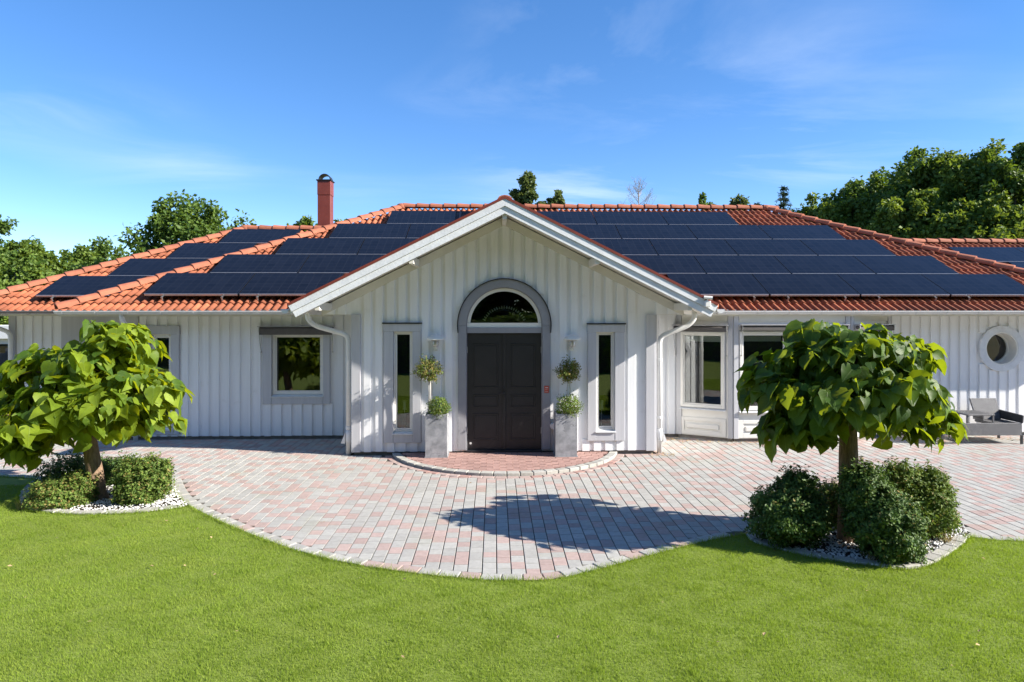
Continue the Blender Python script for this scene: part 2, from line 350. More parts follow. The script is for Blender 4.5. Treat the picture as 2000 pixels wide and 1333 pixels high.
# ------------------------------------------------------------------ mesh helpers
class Wall:
    """a wall frame: u runs along it, z up, n outward"""
    def __init__(s, o, U, Nn):
        s.o = Vector(o); s.U = Vector(U).normalized(); s.N = Vector(Nn).normalized()
    def p(s, u, z, n=0.0):
        q = s.o + s.U * u + s.N * n
        return (q.x, q.y, q.z + z)
WORLD_ORG = {}
def org(o): return WORLD_ORG.get(o.name, Vector((0, 0, 0))) if o else Vector((0, 0, 0))
class MB:
    def __init__(s): s.v = []; s.f = []
    def add(s, vs, fs):
        b = len(s.v); s.v += [tuple(v) for v in vs]; s.f += [tuple(i + b for i in f) for f in fs]; return s
    def box(s, x0, x1, y0, y1, z0, z1):
        return s.add([(x0,y0,z0),(x1,y0,z0),(x1,y1,z0),(x0,y1,z0),(x0,y0,z1),(x1,y0,z1),(x1,y1,z1),(x0,y1,z1)],
                     [(0,3,2,1),(4,5,6,7),(0,1,5,4),(1,2,6,5),(2,3,7,6),(3,0,4,7)])
    def wbox(s, W, u0, u1, z0, z1, n0, n1):
        c = [W.p(u, z, n) for n in (n0, n1) for z in (z0, z1) for u in (u0, u1)]
        return s.add(c, [(0,1,3,2),(4,6,7,5),(0,4,5,1),(2,3,7,6),(0,2,6,4),(1,5,7,3)])
    def prism(s, W, pts, n0, n1):
        k = len(pts)
        c = [W.p(u, z, n0) for u, z in pts] + [W.p(u, z, n1) for u, z in pts]
        fs = [tuple(range(k))[::-1], tuple(range(k, 2 * k))] + [(i, (i + 1) % k, k + (i + 1) % k, k + i) for i in range(k)]
        return s.add(c, fs)
    def ring(s, W, uc, zc, r0, r1, a0, a1, n0, n1, seg=32, closed=False):
        c = []
        for i in range(seg + 1):
            a = a0 + (a1 - a0) * i / seg
            for rr, nn in ((r0, n0), (r1, n0), (r1, n1), (r0, n1)):
                c.append(W.p(uc + rr * math.cos(a), zc + rr * math.sin(a), nn))
        fs = []
        for i in range(seg):
            b0, b1 = i * 4, i * 4 + 4
            for j in range(4):
                fs.append((b0 + j, b0 + (j + 1) % 4, b1 + (j + 1) % 4, b1 + j))
        if not closed:
            fs += [(0, 1, 2, 3), tuple(seg * 4 + j for j in (3, 2, 1, 0))]
        return s.add(c, fs)
    def tube(s, pts, r, seg=8, cap=True):
        pts = [Vector(p) for p in pts]; n = len(pts)
        rs = r if isinstance(r, (list, tuple)) else [r] * n
        b = len(s.v); up = Vector((0.013, 0.031, 1)).normalized()
        prev = None
        for i, p in enumerate(pts):
            t = (pts[min(i + 1, n - 1)] - pts[max(i - 1, 0)]).normalized()
            if prev is None:
                a = t.cross(up)
                if a.length < 0.05: a = t.cross(Vector((1, 0, 0)))
                a.normalize()
            else:
                a = (prev - t * prev.dot(t)).normalized()
            prev = a; c = t.cross(a)
            for k in range(seg):
                th = 2 * math.pi * k / seg
                s.v.append(tuple(p + (a * math.cos(th) + c * math.sin(th)) * rs[i]))
        for i in range(n - 1):
            for k in range(seg):
                s.f.append((b + i*seg + k, b + i*seg + (k+1) % seg, b + (i+1)*seg + (k+1) % seg, b + (i+1)*seg + k))
        if cap:
            s.f.append(tuple(b + k for k in range(seg))[::-1]); s.f.append(tuple(b + (n-1)*seg + k for k in range(seg)))
        return s
    def lathe(s, c, prof, seg=20):
        b = len(s.v); c = Vector(c)
        for rr, zz in prof:
            for k in range(seg):
                th = 2 * math.pi * k / seg
                s.v.append((c.x + rr * math.cos(th), c.y + rr * math.sin(th), c.z + zz))
        for i in range(len(prof) - 1):
            for k in range(seg):
                s.f.append((b + i*seg + k, b + i*seg + (k+1) % seg, b + (i+1)*seg + (k+1) % seg, b + (i+1)*seg + k))
        s.f.append(tuple(b + k for k in range(seg))[::-1]); s.f.append(tuple(b + (len(prof)-1)*seg + k for k in range(seg)))
        return s
    def build(s, name, mat, parent=None, smooth=False, bevel=0.0, origin=None, recalc=True):
        V = [Vector(v) for v in s.v]
        if origin is None:
            xs = [v.x for v in V]; ys = [v.y for v in V]; zs = [v.z for v in V]
            origin = Vector(((min(xs)+max(xs))/2, (min(ys)+max(ys))/2, min(zs)))
        origin = Vector(origin)
        me = bpy.data.meshes.new(name)
        me.from_pydata([tuple(v - origin) for v in V], [], s.f)
        if recalc or bevel:
            bm = bmesh.new(); bm.from_mesh(me)
            bmesh.ops.recalc_face_normals(bm, faces=bm.faces)
            if bevel:
                es = [e for e in bm.edges if len(e.link_faces) == 2 and e.calc_face_angle(0) > 0.6]
                bmesh.ops.bevel(bm, geom=es, offset=bevel, segments=1, affect='EDGES', clamp_overlap=True)
            bm.to_mesh(me); bm.free()
        if smooth:
            me.polygons.foreach_set('use_smooth', [True] * len(me.polygons))
        me.materials.append(MAT[mat])
        return place(name, me, parent, origin)
def place(name, me, parent, origin, rot=None):
    o = bpy.data.objects.new(name, me); col.objects.link(o)
    o.parent = parent
    o.location = Vector(origin) - org(parent)
    if rot is not None:
        o.rotation_mode = 'QUATERNION'; o.rotation_quaternion = rot
    WORLD_ORG[o.name] = Vector(origin)
    return o
def empty(name, loc, parent=None):
    o = bpy.data.objects.new(name, None); col.objects.link(o)
    o.parent = parent; o.location = Vector(loc) - org(parent); o.empty_display_size = 0.2
    WORLD_ORG[o.name] = Vector(loc)
    return o
def tag(o, label=None, cat=None, group=None, kind=None):
    if label: o['label'] = label
    if cat: o['category'] = cat
    if group: o['group'] = group
    if kind: o['kind'] = kind
    return o
def np_mesh(name, V, Fc, mat, parent=None, origin=(0, 0, 0), smooth=False, mats=None, midx=None):
    V = np.asarray(V, dtype=np.float32) - np.asarray(origin, dtype=np.float32)
    Fc = np.asarray(Fc, dtype=np.int32)
    me = bpy.data.meshes.new(name)
    me.vertices.add(len(V)); me.vertices.foreach_set('co', V.ravel())
    k = Fc.shape[1]
    me.loops.add(Fc.size); me.loops.foreach_set('vertex_index', Fc.ravel())
    me.polygons.add(len(Fc)); me.polygons.foreach_set('loop_start', np.arange(0, Fc.size, k, dtype=np.int32))
    for mm in (mats or [mat]): me.materials.append(MAT[mm])
    if midx is not None: me.polygons.foreach_set('material_index', np.asarray(midx, dtype=np.int32))
    me.polygons.foreach_set('use_smooth', np.full(len(Fc), bool(smooth)))
    me.update(calc_edges=True)
    return place(name, me, parent, Vector(origin))
def inpoly(P, poly):
    """P (n,2) array inside polygon"""
    P = np.asarray(P); x, y = P[:, 0], P[:, 1]; r = np.zeros(len(P), bool)
    n = len(poly); j = n - 1
    for i in range(n):
        xi, yi = poly[i]; xj, yj = poly[j]
        c = ((yi > y) != (yj > y)) & (x < (xj - xi) * (y - yi) / ((yj - yi) + 1e-12) + xi)
        r ^= c; j = i
    return r
def smooth_line(pts, per=6):
    """Catmull-Rom through 2D points"""
    out = []; n = len(pts)
    for i in range(n - 1):
        p0 = pts[max(i-1, 0)]; p1 = pts[i]; p2 = pts[i+1]; p3 = pts[min(i+2, n-1)]
        for k in range(per):
            t = k / per
            out.append(tuple(0.5 * ((2*p1[a]) + (-p0[a]+p2[a])*t + (2*p0[a]-5*p1[a]+4*p2[a]-p3[a])*t*t + (-p0[a]+3*p1[a]-3*p2[a]+p3[a])*t**3) for a in (0, 1)))
    out.append(tuple(pts[-1])); return out
def resample(pts, step):
    out = [pts[0]]; acc = 0.0
    for a, b in zip(pts[:-1], pts[1:]):
        L = math.dist(a, b); d = step - acc
        while d <= L:
            t = d / L; out.append((a[0]+(b[0]-a[0])*t, a[1]+(b[1]-a[1])*t)); d += step
        acc = (acc + L) % step
    return out

# ================================================================== ground, lawn, paving
D = 11.48          # gable front wall
MW = 13.0          # main wall
LW = 14.2          # left wing wall
GC, GH = 0.165, 2.64      # gable centre line and half width
def G2(x, y):
    p = onG(x, y); return (p.x, p.y)
g = MB().add([(-500,-500,-0.06),(500,-500,-0.06),(500,700,-0.06),(-500,700,-0.06)], [(0,1,2,3)]).build('ground', 'dry_field', origin=(0,0,-0.06), recalc=False)
tag(g, 'dry grassy ground stretching away around the house', 'ground', kind='structure')

EDGE = smooth_line([G2(*p) for p in [(333,938),(345,966),(372,990),(425,1017),(500,1049),(600,1083),(700,1105),(800,1120),(900,1130),(985,1135),(1075,1133),(1150,1118),(1230,1097),(1330,1070),(1410,1052),(1455,1046)]])
BEDL_FRONT = smooth_line([G2(*p) for p in [(75,936),(48,955),(38,978),(55,997),(100,1004),(160,1007),(240,1005),(310,999),(372,990)]])
BEDL_BACK = smooth_line([G2(*p) for p in [(75,936),(120,918),(200,909),(280,917),(333,938)]])
BEDR_FRONT = smooth_line([G2(*p) for p in [(1455,1046),(1475,1062),(1530,1078),(1600,1093),(1700,1107),(1770,1114),(1825,1102),(1872,1072),(1895,1050)]])
BEDR_BACK = smooth_line([G2(*p) for p in [(1455,1046),(1490,1015),(1580,990),(1700,982),(1800,990),(1870,1020),(1895,1050)]])
LEFT_LINE = [G2(-700, 926), G2(-200, 929), G2(0, 932), G2(75, 936)]
RIGHT_LINE = [G2(1895, 1050), G2(1940, 1056), G2(2000, 1058), G2(2150, 1066), G2(2500, 1080)]
lawn_poly = LEFT_LINE + BEDL_FRONT[1:] + [p for p in EDGE if p[1] < G2(372, 990)[1]] + BEDR_FRONT[1:] + RIGHT_LINE[1:] + [(16, -3.4), (-18, -3.4)]
def poly_sheet(name, poly, z, mat):
    tris = tessellate_polygon([[Vector((p[0], p[1], 0)) for p in poly]])
    return MB().add([(p[0], p[1], z) for p in poly], [tuple(t) for t in tris]).build(name, mat, origin=(0, 6, z))
lawn = tag(poly_sheet('lawn', lawn_poly, 0.004, 'lawn_soil'), 'short green lawn in front of the curved paving', 'lawn', kind='structure')
pb = MB().add([(-18, 5.6, -0.012), (20, 5.6, -0.012), (20, 15.2, -0.012), (-18, 15.2, -0.012)], [(0,1,2,3)]).build('paved_forecourt', 'joint_sand', origin=(0, 10, -0.012), recalc=False)
tag(pb, 'forecourt paved in strips of grey and pink stone', 'paving', kind='structure')

def offset_line(line, d):
    out = []
    n = len(line)
    for i in range(n):
        a = Vector(line[max(i-1, 0)]); b = Vector(line[min(i+1, n-1)])
        t = (b - a).normalized(); nn = Vector((-t.y, t.x))
        out.append((line[i][0] + nn.x * d, line[i][1] + nn.y * d))
    return out
def edging(line, w, step, parent, mats, ztop=0.012, nm='edging_stone', zbot=-0.05, gap=0.005):
    pts = resample(line, step); off = offset_line(pts, w)
    for i in range(len(pts) - 1):
        a, b, c, d = [Vector((*q, 0)) for q in (pts[i], pts[i+1], off[i+1], off[i])]
        t = (b - a).normalized() * gap
        a += t; d += t; b -= t; c -= t
        zt = ztop + random.uniform(-0.003, 0.004)
        mb = MB().add([(q.x, q.y, zbot) for q in (a, b, c, d)] + [(q.x, q.y, zt) for q in (a, b, c, d)],
                      [(0,3,2,1),(4,5,6,7),(0,1,5,4),(1,2,6,5),(2,3,7,6),(3,0,4,7)])
        mb.build(nm, random.choice(mats), parent, bevel=0.006)
edging(EDGE, 0.14, 0.205, pb, ['edge_stone', 'edge_stone', 'paver_pink', 'paver_grey'])
edging(RIGHT_LINE, 0.12, 0.205, pb, ['edge_stone', 'paver_grey'])
edging(LEFT_LINE[1:], 0.12, 0.205, pb, ['edge_stone', 'paver_grey'])

# stoop geometry needed for the paving cut-out
SX, SYF = GC + 0.02, D - 1.52
SR = 2.03; SYC = SYF + SR
pave_poly = LEFT_LINE + BEDL_BACK[1:] + offset_line(EDGE, 0.15) + BEDR_BACK[1:] + RIGHT_LINE[1:] + [(18, 13.3), (-7.8, 13.3), (-7.8, 14.4), (-16, 14.4)]
PW = 0.1405
cand = []
nc0, nc1 = int(-13.5 / PW), int(15.5 / PW)
ys = np.arange(5.8, 14.4, 0.01)
for c in range(nc0, nc1):
    cx = (c + 0.5) * PW + 0.02
    if cx > 4.2 and c > 0 and False: continue
    P = np.stack([np.full_like(ys, cx), ys], 1)
    ok = inpoly(P, pave_poly)
    ok &= ~((np.abs(cx - GC) < GH + 0.02) & (ys > D - 0.02))
    ok &= np.hypot(cx - SX, ys - SYC) > SR + 0.135
    ok &= ys < np.where(cx < -7.8, LW, MW) - 0.02
    idx = np.flatnonzero(np.diff(np.concatenate([[0], ok.astype(int), [0]])))
    for s0, s1 in zip(idx[::2], idx[1::2]):
        y = ys[s0]; yend = ys[s1 - 1]; pink = random.random() < 0.4
        first = random.choice((0.07, 0.105, 0.14, 0.175, 0.21))
        while y < yend - 0.03:
            L = first or random.choice((0.14, 0.14, 0.175, 0.21, 0.21)); first = None
            if y + L > yend - 0.05: L = yend - y
            cand.append((cx, y + L / 2, L, pink))
            y += L; pink = random.random() < (0.12 if pink else 0.48)
# unit paver: 1 long, chamfered top
def paver_template(L, w=PW - 0.0095):
    L2, w2, c = L / 2 - 0.003, w / 2, 0.003
    V = []
    for dz, ins in ((0, c), (-0.0018, 0), (-0.03, 0)):
        V += [(-w2+ins, -L2+ins, dz), (w2-ins, -L2+ins, dz), (w2-ins, L2-ins, dz), (-w2+ins, L2-ins, dz)]
    Fc = [(0,1,2,3)] + [(4+k, 4+(k+1)%4, (k+1)%4, k) for k in range(4)] + [(8+k, 8+(k+1)%4, 4+(k+1)%4, 4+k) for k in range(4)]
    return np.array(V), np.array(Fc)
cand.sort(key=lambda c: -(proj_area((c[0], c[1], 0), c[2] * H / c[1]) if inframe((c[0], c[1], 0), -5) else 0))
PM = {}
fieldV = {True: [], False: []}; fieldF = {True: [], False: []}; nf = {True: 0, False: 0}
for i, (cx, cy, L, pink) in enumerate(cand):
    dz = random.uniform(-0.001, 0.001); rz = random.uniform(-0.006, 0.006)
    if i < 300:
        key = (round(L, 2), pink)
        if key not in PM:
            V, Fc = paver_template(L)
            me = bpy.data.meshes.new('paver'); me.from_pydata(V.tolist(), [], Fc.tolist()); me.materials.append(MAT['paver_pink' if pink else 'paver_grey'])
            PM[key] = me
        o = place('paver', PM[key], pb, (cx, cy, dz)); o.rotation_euler.z = rz
    else:
        V, Fc = paver_template(L)
        V = V + np.array([cx, cy, dz])
        fieldV[pink].append(V); fieldF[pink].append(Fc + nf[pink]); nf[pink] += 12
for pink in (True, False):
    tag(np_mesh('distant_pavers', np.concatenate(fieldV[pink]), np.concatenate(fieldF[pink]), 'paver_pink_field' if pink else 'paver_grey_field', pb, (0, 10, 0)), kind='stuff')

# ---- grass
def blades(n, sampler, h0, h1, w, name, mat, parent=None, lean=0.6, label=None):
    P = sampler(n); n = len(P)
    ang = rng.uniform(0, 2*np.pi, n); la = rng.uniform(0, 2*np.pi, n)
    h = rng.uniform(h0, h1, n) * (1 + 0.25 * np.sin(P[:, 0] * 9.1 + 2 * np.sin(P[:, 1] * 7.3)) * np.sin(P[:, 1] * 8.7)) ; ln = rng.uniform(0.1, lean, n) * h
    bw = w * rng.uniform(0.7, 1.3, n)
    B = np.stack([np.cos(ang)*bw/2, np.sin(ang)*bw/2, np.zeros(n)], 1)
    base = np.concatenate([P, np.zeros((n,1))], 1) if P.shape[1] == 2 else P
    tip = base + np.stack([np.cos(la)*ln, np.sin(la)*ln, h], 1)
    V = np.empty((n*3, 3)); V[0::3] = base - B; V[1::3] = base + B; V[2::3] = tip
    return np_mesh(name, V, np.arange(n*3).reshape(-1, 3), mat, parent, (0, 6, 0))
def lawn_sampler(n):
    out = []; tot = 0
    while tot < n:
        Y = rng.uniform(3.7, 9.6, n); X = rng.uniform(-9, 9, n)
        keep = (X > -0.80*Y - 0.6) & (X < 0.86*Y + 0.6) & (rng.uniform(0, 1, n) < np.clip(1.25 - 0.09*Y, 0.35, 1))
        P = np.stack([X, Y], 1)[keep]; P = P[inpoly(P, lawn_poly)]
        out.append(P); tot += len(P)
    return np.concatenate(out)[:n]
gr = blades(560000, lawn_sampler, 0.012, 0.03, 0.0048, 'lawn_grass', 'grass_blade', lean=1.0)
def tuft_sampler(n):
    C = lawn_sampler(420); k = rng.integers(0, len(C), n); Q = C[k] + rng.normal(0, 0.022, (n, 2)); return Q[inpoly(Q, lawn_poly)]
tg = blades(9000, tuft_sampler, 0.02, 0.04, 0.005, 'grass_tufts', 'grass_blade', lean=1.1)
tag(tg, 'slightly longer tufts of grass dotted over the front lawn', 'grass', kind='stuff')
tag(gr, 'short mown grass blades covering the front lawn', 'grass', kind='stuff')
# slightly longer fringe spilling over the stone edging
fr_pts = [p for L_ in (EDGE, BEDL_FRONT, BEDR_FRONT, RIGHT_LINE, LEFT_LINE[1:]) for p in resample(L_, 0.01)]
def fringe_sampler(n):
    P = np.array(fr_pts); k = rng.integers(0, len(P), n)
    Q = P[k] + rng.normal(0, 0.022, (n, 2)); return Q[inpoly(Q, lawn_poly) | (rng.uniform(0,1,n) < 0.18)]
fg = blades(16000, fringe_sampler, 0.03, 0.065, 0.005, 'fringe_grass', 'grass_blade', lean=1.2)
tag(fg, 'longer grass fringe growing against the stone edging', 'grass', kind='stuff')

# ---- planting beds: soil mound, white pebbles, edging stones
def bed(name, front, back, label):
    poly = front[:-1] + back[::-1][:-1]
    root = poly_sheet(name, poly, 0.0, 'soil')
    tag(root, label, 'gravel bed', kind='structure')
    edging(front, 0.12, 0.21, root, ['edge_stone', 'paver_grey'], 0.03)
    A = np.array(poly); n = 7500
    P = np.stack([rng.uniform(A[:,0].min(), A[:,0].max(), n), rng.uniform(A[:,1].min(), A[:,1].max(), n)], 1)
    P = P[inpoly(P, poly)]; n = len(P)
    s = rng.uniform(0.009, 0.02, (n, 1, 1)) * rng.uniform(0.6, 1.3, (n, 1, 3))
    O = np.array([(1,0,0),(-1,0,0),(0,1,0),(0,-1,0),(0,0,0.7),(0,0,-0.7)])[None]
    a = rng.uniform(0, 6.3, n); R = np.zeros((n,3,3)); R[:,0,0]=np.cos(a); R[:,0,1]=-np.sin(a); R[:,1,0]=np.sin(a); R[:,1,1]=np.cos(a); R[:,2,2]=1
    V = np.einsum('nij,nkj->nki', R, O * s) + np.concatenate([P, rng.uniform(0.008, 0.022, (n,1))], 1)[:, None, :]
    T = np.array([(0,2,4),(2,1,4),(1,3,4),(3,0,4),(2,0,5),(1,2,5),(3,1,5),(0,3,5)])
    Fc = (T[None] + np.arange(n)[:, None, None] * 6).reshape(-1, 3)
    tag(np_mesh('pebbles', V.reshape(-1, 3), Fc, 'pebble', root, org(root)), kind='stuff')
    return root
bed('planting_bed', BEDL_FRONT, BEDL_BACK, 'white pebble bed with stone edging under the left tree')
bed('planting_bed', BEDR_FRONT, BEDR_BACK, 'white pebble bed with stone edging under the right tree')

# ---- raised half-round entrance step
ST = 0.045
step = empty('entrance_step', (SX, SYC - 1, 0))
tag(step, 'raised half-round step of red pavers with a grey kerb before the dark door', 'step')
amax = math.acos(min(1, (SYC - D) / SR)) + 0.0
arc = lambda r, th: (SX + r * math.sin(th), SYC - r * math.cos(th))
CW = 0.135
pts = [arc(SR - CW, -amax + 2*amax*i/60) for i in range(61)]
core = [p for p in pts if p[1] < D] + [(pts[-1][0], D), (pts[0][0], D)]
tr = tessellate_polygon([[Vector((*p, 0)) for p in core]])
MB().add([(p[0], p[1], ST - 0.035) for p in core], [tuple(t) for t in tr]).build('step_base', 'joint_sand', step)
def arc_piece(r0, r1, t0, t1, z0, z1, nm, mat, parent):
    k = 3; V = []
    for i in range(k + 1):
        th = t0 + (t1 - t0) * i / k
        for r, z in ((r0, z0), (r1, z0), (r1, z1), (r0, z1)):
            x, y = arc(r, th); V.append((x, min(y, D - 0.01), z))
    fs = [(i*4+j, i*4+(j+1)%4, i*4+4+(j+1)%4, i*4+4+j) for i in range(k) for j in range(4)] + [(0,1,2,3), tuple(k*4+j for j in (3,2,1,0))]
    MB().add(V, fs).build(nm, mat, parent, bevel=0.007)
nk = 26
for i in range(nk):
    t0 = -amax + 2*amax*i/nk; t1 = -amax + 2*amax*(i+1)/nk
    arc_piece(SR - CW, SR, t0 + 0.003, t1 - 0.003, -0.02, ST + random.uniform(-0.003, 0.003), 'kerb_stone', 'edge_stone' if i % 3 else 'paver_grey', step)
nk = 30
for i in range(nk):
    t0 = -amax + 2*amax*i/nk; t1 = -amax + 2*amax*(i+1)/nk
    arc_piece(SR + 0.006, SR + 0.125, t0 + 0.002, t1 - 0.002, -0.03, random.uniform(-0.001, 0.003), 'ring_paver', random.choice(['paver_pink', 'paver_pink', 'paver_red']), step)
ry = SYF + CW; k = 0
while ry < D - 0.02:
    dpt = min(0.108, D - 0.012 - ry)
    off = 0.105 if k % 2 else 0.0
    x = SX - 2.1 - off
    while x < SX + 2.1:
        x0, x1 = x + 0.004, x + 0.206
        yn = ry + dpt / 2
        lim = math.sqrt(max((SR - CW) ** 2 - (SYC - yn) ** 2, 0)) - 0.02 if abs(SYC - yn) < SR - CW else 0
        x0c, x1c = max(x0, SX - lim), min(x1, SX + lim)
        if x1c - x0c > 0.05:
            zt = ST - 0.004 + random.uniform(-0.003, 0.003)
            w = (x1c - x0c); zg = 0.014
            # interlocking outline: each long side carries a small jog
            pl = [(x0c, ry+0.003), (x0c+w*0.5, ry+0.003), (x0c+w*0.5+0.006, ry+0.003+zg), (x1c, ry+0.003+zg), (x1c, ry+dpt-0.003+zg), (x0c+w*0.5+0.006, ry+dpt-0.003+zg), (x0c+w*0.5, ry+dpt-0.003), (x0c, ry+dpt-0.003)]
            pl = [(px, min(py, D - 0.008)) for px, py in pl]
            m_ = MB(); kk = len(pl)
            m_.add([(px, py, ST - 0.03) for px, py in pl] + [(px, py, zt) for px, py in pl],
                   [tuple(range(kk, 2*kk))] + [(i, (i+1) % kk, kk+(i+1) % kk, kk+i) for i in range(kk)])
            m_.build('step_paver', 'paver_red', step)
        x += 0.21
    ry += 0.108; k += 1

# ================================================================== the house
def _hit(W, x, y):
    d = ray(x, y); c = Vector((0, 0, H))
    s = (W.o - c).dot(W.N) / d.dot(W.N)
    q = c + d * s
    return ((q - W.o).dot(W.U), q.z)
Wall.uz = _hit
house = empty('house', (GC, MW, 0))
tag(house, 'white timber bungalow with a red tiled roof and a gabled entrance', 'house')
WG = Wall((0, D, 0), (1, 0, 0), (0, -1, 0))
WM = Wall((0, MW, 0), (1, 0, 0), (0, -1, 0))
WL = Wall((0, LW, 0), (1, 0, 0), (0, -1, 0))
Z0 = 0.06                       # underside of the cladding
PER, BW, BT = 0.2, 0.126, 0.028 # board spacing, width, thickness

def backing(W, outer, holes, name, parent, mat='white_paint', n=0.0):
    loops = [outer] + holes
    pts = [p for lp in loops for p in lp]
    tri = tessellate_polygon([[Vector((p[0], p[1], 0)) for p in lp] for lp in loops])
    return MB().add([W.p(p[0], p[1], n) for p in pts], [tuple(t) for t in tri]).build(name, mat, parent, recalc=False)
def rect(u0, u1, z0, z1): return [(u0, z0), (u1, z0), (u1, z1), (u0, z1)]
def clad(W, parent, u0, u1, zb, zt, cuts, phase=0.0, mat='white_paint', skip=None):
    """proud boards; zt and cuts are functions/lists in wall coordinates"""
    u = u0 + phase
    while u + BW < u1 + 0.001:
        a, b = u + random.uniform(-0.003, 0.003), u + BW + random.uniform(-0.003, 0.003)
        z1a, z1b = zt(a), zt(b)
        zz = [(zb(a) if callable(zb) else zb, None)]
        segs = [[zz[0][0], None]]
        spans = []
        for c in cuts:
            r = c(a, b)
            if r: spans.append(r)
        spans.sort()
        cur = zz[0][0]
        out = []
        for s0, s1 in spans:
            if s0 > cur + 0.02: out.append((cur, s0))
            cur = max(cur, s1)
        if cur < min(z1a, z1b) - 0.02: out.append((cur, None))
        for s0, s1 in out:
            ta, tb = (z1a, z1b) if s1 is None else (s1, s1)
            dz = random.uniform(-0.004, 0.004) if s0 < 0.2 else 0
            m_ = MB().prism(W, [(a, s0 + dz), (b, s0 + dz), (b, tb), (a, ta)], 0.0, BT + random.uniform(-0.002, 0.002))
            m_.build('cladding_board', mat, parent)
        u += PER
def rcut(u0, u1, z0, z1):
    return lambda a, b: (z0, z1) if (b > u0 and a < u1) else None
def window(W, u0, u1, z0, z1, cas, parent, name='window', fw=0.045, depth=0.05, sill=True, grey='grey_paint', cap=False, blind=False, mull=None):
    """outer frame rect; cas = casing widths (left, right, top, bottom)"""
    fr = MB()
    n0, n1 = -depth - 0.03, -depth + 0.035
    fr.wbox(W, u0, u0 + fw, z0, z1, n0, n1); fr.wbox(W, u1 - fw, u1, z0, z1, n0, n1)
    fr.wbox(W, u0 + fw, u1 - fw, z0, z0 + fw, n0, n1); fr.wbox(W, u0 + fw, u1 - fw, z1 - fw, z1, n0, n1)
    f = fr.build(name, 'frame_white', parent, bevel=0.004)
    sw = 0.022
    sa = MB(); a0, a1, c0, c1 = u0 + fw + 0.003, u1 - fw - 0.003, z0 + fw + 0.003, z1 - fw - 0.003
    m0, m1 = n0 + 0.006, n1 - 0.014
    sa.wbox(W, a0, a0 + sw, c0, c1, m0, m1); sa.wbox(W, a1 - sw, a1, c0, c1, m0, m1)
    sa.wbox(W, a0 + sw, a1 - sw, c0, c0 + sw, m0, m1); sa.wbox(W, a0 + sw, a1 - sw, c1 - sw, c1, m0, m1)
    sa.build('sash', 'frame_white', f)
    MB().wbox(W, a0 + sw - 0.004, a1 - sw + 0.004, c0 + sw - 0.004, c1 - sw + 0.004, -depth - 0.012, -depth - 0.008).build('pane', 'pane_glass', f)
    if blind:
        MB().wbox(W, a0 + sw, a1 - sw, c1 - blind, c1, -depth - 0.075, -depth - 0.07).build('roller_blind', 'frame_white', f)
    # reveal boards lining the opening
    rv = MB()
    rv.wbox(W, u0 - 0.012, u0 - 0.001, z0 - 0.012, z1 + 0.012, n0, 0.02); rv.wbox(W, u1 + 0.001, u1 + 0.012, z0 - 0.012, z1 + 0.012, n0, 0.02)
    rv.wbox(W, u0 - 0.001, u1 + 0.001, z1 + 0.001, z1 + 0.012, n0, 0.02)
    rv.build('reveal', grey, f)
    l_, r_, t_, b_ = cas
    c_n0, c_n1 = BT + 0.004, BT + 0.026
    o0, o1 = u0 - 0.004, u1 + 0.004
    if l_: MB().wbox(W, o0 - l_, o0, z0 - b_, z1 + 0.0, 0.001, c_n1).build('casing_board', grey, f, bevel=0.003)
    if r_: MB().wbox(W, o1, o1 + r_, z0 - b_, z1 + 0.0, 0.001, c_n1).build('casing_board', grey, f, bevel=0.003)
    if t_: MB().wbox(W, o0 - l_ - 0.01, o1 + r_ + 0.01, z1 + 0.002, z1 + t_, 0.001, c_n1 + 0.005).build('casing_board', grey, f, bevel=0.003)
    if b_: MB().wbox(W, o0 + 0.002, o1 - 0.002, z0 - b_, z0 - 0.045, 0.001, c_n1 - 0.004).build('casing_board', grey, f, bevel=0.003)
    if cap:
        MB().wbox(W, o0 - l_ - 0.02, o1 + r_ + 0.02, z1 + t_ + 0.001, z1 + t_ + 0.022, 0.0, c_n1 + 0.03).build('head_flashing', 'black_metal', f)
    if sill:
        MB().prism(Wall(W.p(u0 - 0.015, 0, 0), W.N, -W.U), [(n0, z0 - 0.004), (n0, z0 - 0.02), (0.075, z0 - 0.045), (0.075, z0 - 0.03)], 0, -(u1 - u0 + 0.03)).build('sill', 'verge_paint', f)
    return f

# ------------------------------------------------- gable front
GA, GE = 4.302, 3.43          # gable apex height and eave half width
gz = lambda u: GA - 0.5 * abs(u - GC)            # top of the roof edge
SOF = 0.16                                          # roof edge thickness
lw0, lz1 = WG.uz(769, 648); lw1, lz0 = WG.uz(806, 843)
rw0, rz1 = WG.uz(1164, 649); rw1, rz0 = WG.uz(1200, 839)
du0, dz1 = WG.uz(912, 650); du1, dz0 = WG.uz(1058, 878)
AC = (WG.uz(985, 636)[0]); AZ = WG.uz(985, 636)[1]
pxm = F / D
AR_out, AR_in, AR_gl = 90 / pxm, 74 / pxm, 67 / pxm
arch_hole = [(AC + AR_in * math.cos(a), AZ + AR_in * math.sin(a)) for a in np.linspace(math.pi, 0, 25)]
arch_hole = [(AC - AR_in, ST + 0.02)] + arch_hole + [(AC + AR_in, ST + 0.02)]
EL, ER = GC - 3.13, GC + 3.13
gable_outer = [(GC - GH, Z0), (GC + GH, Z0), (GC + GH, 2.44), (ER, 2.44), (ER, gz(ER) - SOF), (GC, gz(GC) - SOF), (EL, gz(EL) - SOF), (EL, 2.44), (GC - GH, 2.44)]
gw = backing(WG, gable_outer, [arch_hole, rect(lw0, lw1, lz0, lz1), rect(rw0, rw1, rz0, rz1)], 'wall', house)
gw['label'] = 'white boarded gable wall around the dark front door'
cl, cr, ct, cb = 0.165, 0.145, 0.135, 0.19
